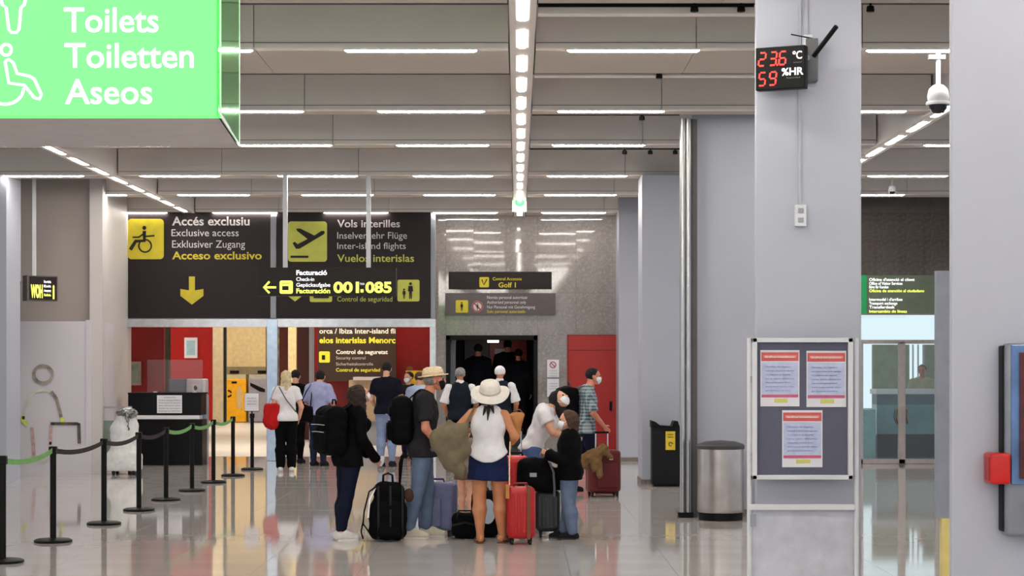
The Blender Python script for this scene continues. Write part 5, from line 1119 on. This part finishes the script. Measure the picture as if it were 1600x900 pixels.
r, J, T, hh, R, fw, sh = person(914, 772, 1.74, 78, 'man in blue plaid shirt walking right with a dark maroon suitcase', dict(che=(0, .02, .735), nek=(0, .04, .85), hed=(0, .07, .928), elR=(.14, .03, .645), haR=(.09, .135, .535), elL=(-.13, 0, .64), haL=(-.13, .07, .5), anR=(.05, .1, .05), anL=(-.05, -.12, .06), knR=(.05, .06, .285), knL=(-.05, -.02, .285)),
    sk='ruddy', head=(12, 0, 0), hair=('short', m_hbk), top=('shirt', m_plaid, dict(hem=.48, sl=.95, e=.024, loose=.016)), legs=('trousers', m_jnavy, .012), shoes=(m_sned, m_soled), mask=m_mkw, seed=8, vox=.014)
backpack(J, Vector(r.location), 78, 1.74, fw, 'black backpack with grey strap on the man in plaid', 1.1, m_blk, cloth('strap_grey', (90, 90, 96)), vox=.015, dz=.0, size=(.15, .13, .2))
# ---- half hidden child between the couple
r, J, T, hh, R, fw, sh = person(727, 813, 1.12, 25, 'small child in shorts half hidden behind the olive bag', dict(anL=(-.05, .03, .045), knL=(-.05, .03, .285)), child=True, hair=('short', m_hlb), top=('tee', cloth('child_tee', (120, 110, 100)), dict(hem=.48)), legs=('shorts', cloth('child_shorts', (112, 84, 70)), .016), shoes=(m_sned, m_soled), seed=9, vox=.014, sk='fair')

# ---------------------------------------------------------------- people further back
BG = dict(vox=.0165)
r, J, T, hh, R, fw, sh = person(447, 737, 1.69, -8, 'blonde woman in white tee and black trousers with a red shoulder bag', dict(haR=(.13, .07, .52), elR=(.15, 0, .64)), fem=True, head=(0, 8, 0), hair=('long', m_hbl), top=('tee', m_wtee, dict(hem=.5, sl=.6)), legs=('trousers', m_blk, .02, .02), shoes=(m_sneak, m_sole), seed=11, **BG)
rb_ = empty('red_shoulder_bag', r.location, r.rotation_euler.z, label='red drawstring bag on the shoulder of the blonde woman', cat='bag')
soft('bag_body', [rb((-.24, -.06, .97), (.13, .07, .17), .05), rc((-.24, -.06, .84), (-.24, -.06, .84), .14, .14, .6)], cloth('bag_red', (176, 24, 26)), rb_, .015, k=.05, noise=.008)
MB().tube([(-.3, -.05, 1.12), (-.2, -.1, 1.37), (-.16, .0, 1.44), (-.2, .06, 1.3), (-.22, .03, 1.13)], .008, 6).build('strap', m_grey, rb_, W=False)
MB().ribbon([(-.12, -.1, 1.42), (.0, -.145, 1.2), (.16, -.11, 1.0)], .02, .006, side=(.5, 0, .5)).build('cross_strap', mat('strap_olive', (96, 92, 80)), rb_, W=False)
person(462, 724, 1.7, 15, 'dark-haired person in black between the blonde woman and the man in light blue', dict(), hair=('short', m_hbk), top=('jacket', m_blk, dict(hem=.46, sl=1.9)), legs=('trousers', m_blk), shoes=(m_sned, m_soled), seed=12, **BG)
person(498, 728, 1.72, 18, 'man in light blue shirt and navy trousers, seen from behind in the queue', dict(elL=(-.145, .02, .65), haL=(-.1, .16, .6), elR=(.145, .02, .65), haR=(.1, .16, .6), hed=(0, .05, .915), nek=(0, .02, .845)), head=(0, -20, 0), hair=('short', m_hbk), top=('shirt', cloth('shirt_light_blue', (158, 162, 202), var=.05), dict(hem=.52, sl=.95, e=.03, loose=.02)), legs=('trousers', cloth('trouser_navy', (28, 38, 60))), shoes=(m_sned, m_soled), seed=13, **BG)
bgp = empty('black_shoulder_bag', (X(476, 33.75), 33.75, .8), label='black bag hanging between the blonde woman and the man in light blue', cat='bag')
soft('bag_body', [rb((0, 0, .12), (.15, .08, .14), .05)], m_blk, bgp, .015, k=.02, noise=.008); MB().tube([(-.1, 0, .22), (.03, .02, .52), (.1, .1, .64), (.12, .04, .5), (.1, 0, .22)], .01, 6).build('strap', m_blk, bgp, W=False)
person(604, 729, 1.84, 10, 'man in navy tee with short black hair and light jeans in the queue', dict(elL=(-.15, .0, .64), haL=(-.12, .1, .55), elR=(.15, 0, .64), haR=(.13, .12, .56)), head=(0, 0, 0), hair=('short', m_hbk), top=('tee', cloth('tee_navy', (12, 11, 28)), dict(hem=.5, sl=.7, e=.026)), legs=('trousers', cloth('denim_pale', (130, 146, 180))), shoes=(m_sned, m_soled), seed=14, **BG)
person(639, 716, 1.66, 195, 'person with white mask facing the camera beside the man in navy', dict(), head=(25, 0, 0), hair=('short', m_hbr), top=('tee', m_char, dict(sl=.6)), legs=('trousers', m_jnavy), shoes=(m_sned, m_soled), mask=m_mkw, seed=15, **BG)
person(655, 728, 1.66, 20, 'brown-haired person in pale blue shirt behind the man with straw hat', dict(), head=(0, 0, 0), hair=('short', m_hlb), top=('shirt', cloth('shirt_pale_blue', (176, 190, 226), var=.05), dict(sl=.9, e=.026)), legs=('trousers', m_jnavy), shoes=(m_sned, m_soled), seed=16, **BG)
m_vest = cloth('vest_navy', (20, 26, 38))
for (x, y, hgt, lab, hr, mk_, yaw_) in ((719, 737, 1.74, 'man in navy vest over white shirt with dark grey hair, left of the two waiters', ('short', m_hgr), None, -4), (781, 737, 1.77, 'man in navy vest over white shirt with white cap, right of the two waiters', None, None, 6)):
    r, J, T, hh, R, fw, sh = person(x, y, hgt, yaw_, lab, dict(elL=(-.155, .01, .645), haL=(-.12, .1, .54), elR=(.155, .01, .645), haR=(.13, .1, .53)), sk='tan', hair=hr, top=('vest', m_vest, dict(hem=.5, e=.03, under=m_wtee)), legs=('trousers', m_blk, .016, .01), shoes=(m_sned, m_soled), seed=17, **BG)
    if hr is None: soft('cap', [el(T(0, -.06, .22), V3(.8, .92, .86)*hh, R)], m_wtee, r, .012, k=.01, cuts=[(T(0, 0, -.1), R@V3(0, .2, -1))])
m_suit = cloth('suit_dark', (8, 10, 19))
for (x, ytop, lab, yaw_, dd_) in ((747, 537, 'man in dark suit with his back turned, leftmost in the doorway', 5, 37.9), (793, 530, 'tallest man in dark suit, middle of the three in the doorway', -8, 38.5), (810, 545, 'shorter man in dark suit, rightmost in the doorway', 10, 37.9)):
    ztop = Z(ytop, dd_); person(x, 0, ztop-.42, yaw_, lab, dict(), hair=('short', m_hbk), top=('jacket', m_suit, dict(hem=.44, e=.034, sl=1.95, loose=.012, collar=m_suit)), legs=('trousers', m_suit, .014, .01), shoes=(m_sned, m_soled), d=dd_, z0=.42, seed=20, sk='ruddy', build=1.1, **BG)
person(1441, 0, 1.80, 200, 'person in beige top behind the reception desk, seen through the glass doors', dict(elR=(.13, .1, .66), haR=(.05, .18, .62)), hair=('short', m_hlb), top=('tee', cloth('tee_beige', (172, 166, 138)), dict(sl=.6, e=.03)), legs=('trousers', m_blk), shoes=(m_sned, m_soled), d=38.0, seed=22, sk='tan', **BG)

# ================================================================ LUGGAGE AND BAGS
def suitcase(x0, x1, ytop, ybot, d, label, m_, yaw=0, depth=.26, ribs=5, handle=None, strap=None, wheels=True, carry=True, rgap=None, name='suitcase', ribm=None, rad=.05, trim=None):
    xc = X((x0+x1)/2, d); wz = .06 if wheels else 0; wd_ = X(x1, d)-X(x0, d); ht = Z(ytop, d)
    if yaw: c_, s_ = abs(math.cos(math.radians(yaw))), abs(math.sin(math.radians(yaw))); wd_ = max((wd_-depth*s_)/c_, .2)
    r = empty(name, (xc, d, 0), math.radians(yaw), label=label, cat='suitcase')
    MB().rbox(-wd_/2, wd_/2, -depth/2, depth/2, wz, ht, rad, 4).build('shell', m_, r, W=False, smooth=True)
    for k in range(ribs):
        x = -wd_/2+wd_*(k+1)/(ribs+1)
        MB().rbox(x-wd_*.055, x+wd_*.055, -depth/2-.006, -depth/2+.02, wz+.06, ht-.06, .005, 2).build('rib', ribm or m_, r, W=False)
    MB().box(-wd_/2-.002, wd_/2+.002, -.006, .006, wz+.03, ht-.03).build('zip_band', trim or m_black, r, W=False)
    if wheels:
        for sx in (-1, 1):
            for sy in (-1, 1):
                wl_ = MB().tube([(sx*(wd_/2-.05)-.012, sy*(depth/2-.045), .026), (sx*(wd_/2-.05)+.012, sy*(depth/2-.045), .026)], .026, 12).build('wheel', m_rubber, r, W=False)
                MB().box(sx*(wd_/2-.05)-.016, sx*(wd_/2-.05)+.016, sy*(depth/2-.045)-.014, sy*(depth/2-.045)+.014, .03, wz+.012).build('fork', m_black, wl_, W=False)
    if carry: MB().tube([(-.07, 0, ht-.005), (-.06, 0, ht+.03), (.06, 0, ht+.03), (.07, 0, ht-.005)], .011, 8).build('carry_handle', trim or m_black, r, W=False, smooth='all')
    if handle:
        zt_ = Z(handle, d); hw = rgap or .08
        h = MB().tube([(-hw, depth*.3, ht-.02), (-hw, depth*.3, zt_)], .008, 8).tube([(hw, depth*.3, ht-.02), (hw, depth*.3, zt_)], .008, 8); h.build('telescopic_handle', m_chrome, r, W=False)
        MB().rbox(-hw-.015, hw+.015, depth*.3-.014, depth*.3+.014, zt_-.015, zt_+.015, .008, 2).build('grip', m_black, r, W=False)
    if strap: MB().box(strap[0], strap[0]+strap[1], -depth/2-.012, depth/2+.012, wz-.006, ht+.008).build('luggage_strap', strap[2], r, W=False, bevel=.004)
    return r
m_bls = cloth('suitcase_blue_grey', (104, 108, 142), rough=.6)
suitcase(652, 716, 753, 838, 19.9, 'blue-grey soft suitcase standing between the couple', m_bls, yaw=-12, depth=.24, ribs=0, trim=mat('purple_trim', (62, 52, 98)))
o = bpy.data.objects['suitcase']
MB().rbox(-.15, .07, -.15, -.11, .1, .4, .02, 3).build('front_pocket', m_bls, o, W=False, smooth=True)
MB().box(-.08, -.04, -.165, -.15, .33, .4).build('luggage_tag', m_black, o, W=False)
suitcase(790, 837, 760, 850, 18.95, 'bright red suitcase with brown strap at the feet of the woman in the sun hat', mat('suitcase_red', (168, 20, 22), .4), depth=.24, ribs=4, yaw=5, strap=(.05, .035, mat('strap_brown', (112, 62, 40), .7)), carry=True, trim=mat('red_trim', (120, 16, 18), .5))
suitcase(786, 826, 712, 838, 19.8, 'second red suitcase standing behind, only its top showing', mat('suitcase_red_bright', (200, 28, 28), .4), depth=.26, ribs=3, handle=672, rgap=.055)
suitcase(837, 875, 765, 838, 19.75, 'charcoal ribbed suitcase beside the boy', mat('suitcase_charcoal', (42, 46, 52), .4), depth=.25, ribs=5)
suitcase(914, 971, 703, 778, 25.9, 'dark maroon suitcase pulled by the man in plaid', mat('suitcase_maroon', (92, 15, 18), .5), depth=.24, ribs=0, yaw=14, handle=676, rgap=.085, trim=mat('maroon_trim', (196, 150, 150), .5))
mw = [o for o in bpy.data.objects if o.name.startswith('suitcase') and o.get('label', '').startswith('dark maroon')][0]
MB().rbox(-.12, .16, -.15, -.11, .12, .46, .02, 3).build('front_pocket', MATS['suitcase_maroon'], mw, W=False, smooth=True); MB().box(.04, .09, -.155, -.15, .5, .55).build('tag', m_paper, mw, W=False)
# jacket over the maroon case
jk = empty('olive_jacket', (X(930, 25.75), 25.75, Z(744, 25.75)), label='olive brown jacket draped over the maroon suitcase handle', cat='jacket')
zz = Z(744, 25.75)
soft('cloth_folds', [rc((-.14, -.1, .25), (.1, -.06, .36), .06, .075, .8), rc((-.15, -.1, .24), (-.14, -.12, .14), .07, .05), rc((.03, -.12, .3), (.05, -.17, .02), .06, .045), rc((.1, -.08, .34), (.2, -.06, .26), .06, .035), rc((-.05, -.13, .26), (-.02, -.17, .1), .05, .04)], cloth('jacket_olive', (110, 84, 54)), jk, .013, k=.03, noise=.012, nscale=32)
# standing black travel backpack
bp = empty('travel_backpack', (X(606, 19.3), 19.3, 0), math.radians(6), label='large black travel backpack standing on the floor left of the man in jeans', cat='backpack')
soft('pack_body', [rb((0, 0, .2), (.19, .12, .19), .09), rb((.01, .01, .38), (.155, .1, .2), .09), rc((-.06, .01, .52), (.08, .01, .5), .07, .07)], m_blk, bp, .013, k=.05, noise=.008, nscale=22)
soft('front_pocket', [rb((.02, -.13, .22), (.13, .05, .18), .04)], m_blk, bp, .012, k=.02, noise=.006)
for k in (-.1, .02, .14): MB().ribbon([(k, -.13, .56), (k, -.17, .45), (k, -.19, .2), (k, -.13, .03)], .02, .006).build('strap', m_char, bp, W=False)
MB().tube([(-.05, 0, .57), (-.045, 0, .66), (.0, 0, .68), (.045, 0, .66), (.05, 0, .57)], .012, 8).build('top_handle', m_black, bp, W=False, smooth='all')
MB().ribbon([(-.1, -.05, .56), (-.19, -.07, .5), (-.24, -.08, .3), (-.25, -.08, .18), (-.18, -.06, .08)], .045, .014, side=(0, 1, 0)).build('shoulder_strap', m_blk, bp, W=False)
MB().ribbon([(-.12, -.06, .55), (-.185, -.09, .42), (-.2, -.09, .24)], .012, .016, side=(0, 1, 0)).build('strap_edge', m_mkw, bp, W=False)
MB().tube([(-.25, -.08, .2), (-.27, -.09, .1), (-.25, -.1, .03)], .008, 6).build('dangling_strap', m_blk, bp, W=False)
MB().tube([(.12, .02, .57), (.13, .0, .78), (.15, -.01, .86)], [.012, .022, .012], 8).build('rolled_strap', m_blk, bp, W=False, smooth='all')
soft('side_pouch', [el((.21, -.05, .46), (.05, .06, .07))], cloth('pouch_brown', (70, 48, 38)), bp, .012, noise=.006)
# low black bags behind the legs
b1 = empty('black_duffel_bag', (X(727, 19.6), 19.6, 0), label='low black duffel bag on the floor behind the left leg of the sun-hat woman', cat='bag')
soft('bag_body', [rb((0, 0, .13), (.14, .12, .13), .07)], m_blk, b1, .013, k=.03, noise=.01); MB().tube([(-.09, -.1, .2), (-.06, -.14, .29), (.06, -.14, .29), (.09, -.1, .2)], .01, 6).build('handle', m_char, b1, W=False, smooth='all')
MB().ribbon([(-.13, -.125, .14), (0, -.135, .17), (.13, -.125, .14)], .02, .006, side=(0, 0, 1)).build('zip_flap', m_char, b1, W=False)
b2 = empty('black_day_bag', (X(758, 19.75), 19.75, 0), label='tall black bag with round white badge between the legs of the sun-hat woman', cat='bag')
soft('bag_body', [rb((0, 0, .24), (.14, .11, .24), .07)], m_blk, b2, .013, k=.03, noise=.008); MB().lathe([(.0, -.01), (.075, -.008), (.08, 0), (.0, .0)], c=(.03, -.13, .27), n=20, sy=1.6, M=Matrix.Rotation(math.radians(90), 4, 'X')).build('badge', mat('badge_pale_blue', (190, 204, 220), .5), b2, W=False); MB().tube([(-.05, 0, .46), (0, 0, .53), (.05, 0, .46)], .01, 6).build('handle', m_black, b2, W=False)
# black rucksack on top of the charcoal case
b3 = empty('black_rucksack', (X(843, 19.55), 19.6, Z(767, 19.6)), label='slumped black rucksack lying across the cases beside the boy', cat='backpack')
soft('pack_body', [rb((-.06, 0, .17), (.17, .12, .17), .1), rb((.13, .0, .12), (.1, .1, .12), .05)], m_blk, b3, .013, k=.05, noise=.012, nscale=22)
MB().ribbon([(.1, -.12, .3), (.14, -.15, .2), (.15, -.14, .05), (.15, -.12, -.05)], .022, .006).build('strap', MATS['strap_grey'], b3, W=False); MB().tube([(.05, 0, .32), (.12, .02, .42), (.2, 0, .36)], .016, 8).build('shoulder_strap', m_char, b3, W=False, smooth='all')
MB().box(-.1, -.03, -.125, -.12, .15, .19).build('buckle', m_grey, b3, W=False)
# olive sack bag carried between the couple
b4 = empty('olive_sack_bag', (X(705, 18.65), 18.65, 0), label='crumpled olive canvas sack held between the man in straw hat and the woman', cat='bag')
def q3(px_, py_, dy_=0): v = P(px_, py_, 18.65+dy_); return V3(v.x-b4.location.x, v.y+dy_*0-18.65, v.z)
soft('sack_body', [rc(q3(690, 687), q3(712, 680), .11, .1, .75), rc(q3(712, 680), q3(722, 705), .1, .09, .75), rc(q3(690, 687), q3(705, 722), .1, .09, .75), rc(q3(707, 715), q3(719, 735), .085, .05, .8), rc(q3(719, 735), q3(722, 748), .045, .015), rc(q3(700, 670), q3(702, 660), .05, .02), rc(q3(722, 675), q3(730, 662), .05, .02)], cloth('canvas_olive', (108, 98, 79), var=.07), b4, .012, k=.05, noise=.007, nscale=17)
MB().tube([q3(728, 664), q3(736, 648), q3(741, 638)], .014, 6, flat=.4).build('strap', MATS['canvas_olive'], b4, W=False)
# tan tote on the right shoulder
b5 = empty('tan_tote_bag', (X(810, 19.1), 19.1, 0), label='tan leather tote at the right elbow of the sun-hat woman', cat='bag')
def q5(px_, py_, dy_=0): v = P(px_, py_, 19.1); return V3(v.x-b5.location.x, dy_, v.z)
soft('tote_body', [rc(q5(806, 655), q5(804, 680), .07, .05, .6), rc(q5(806, 655), q5(815, 648), .06, .03, .6), rc(q5(804, 680), q5(800, 694), .045, .02)], mat('leather_tan', (176, 116, 58), .5, var=.1), b5, .012, k=.03, noise=.006)
MB().tube([q5(817, 646), q5(812, 640, .05), q5(802, 643)], .009, 6).build('handle', m_leather, b5, W=False, smooth='all')
b6 = empty('straw_tag_strap', (X(796, 18.7), 18.81, 0), label='thin tan strap with leather tag hanging in front of the red suitcase', cat='strap')
def q6(px_, py_): v = P(px_, py_, 18.81); return V3(v.x-b6.location.x, 0, v.z)
MB().tube([q6(797, 690), q6(796, 725), q6(796, 758)], .007, 6).build('cord', m_straw, b6, W=False); MB().box(*(q6(790, 0)[0], q6(796, 0)[0]), -.006, .006, Z(779, 18.81), Z(757, 18.81)).build('tag', mat('leather_tan', (176, 116, 58)), b6, W=False, bevel=.003)
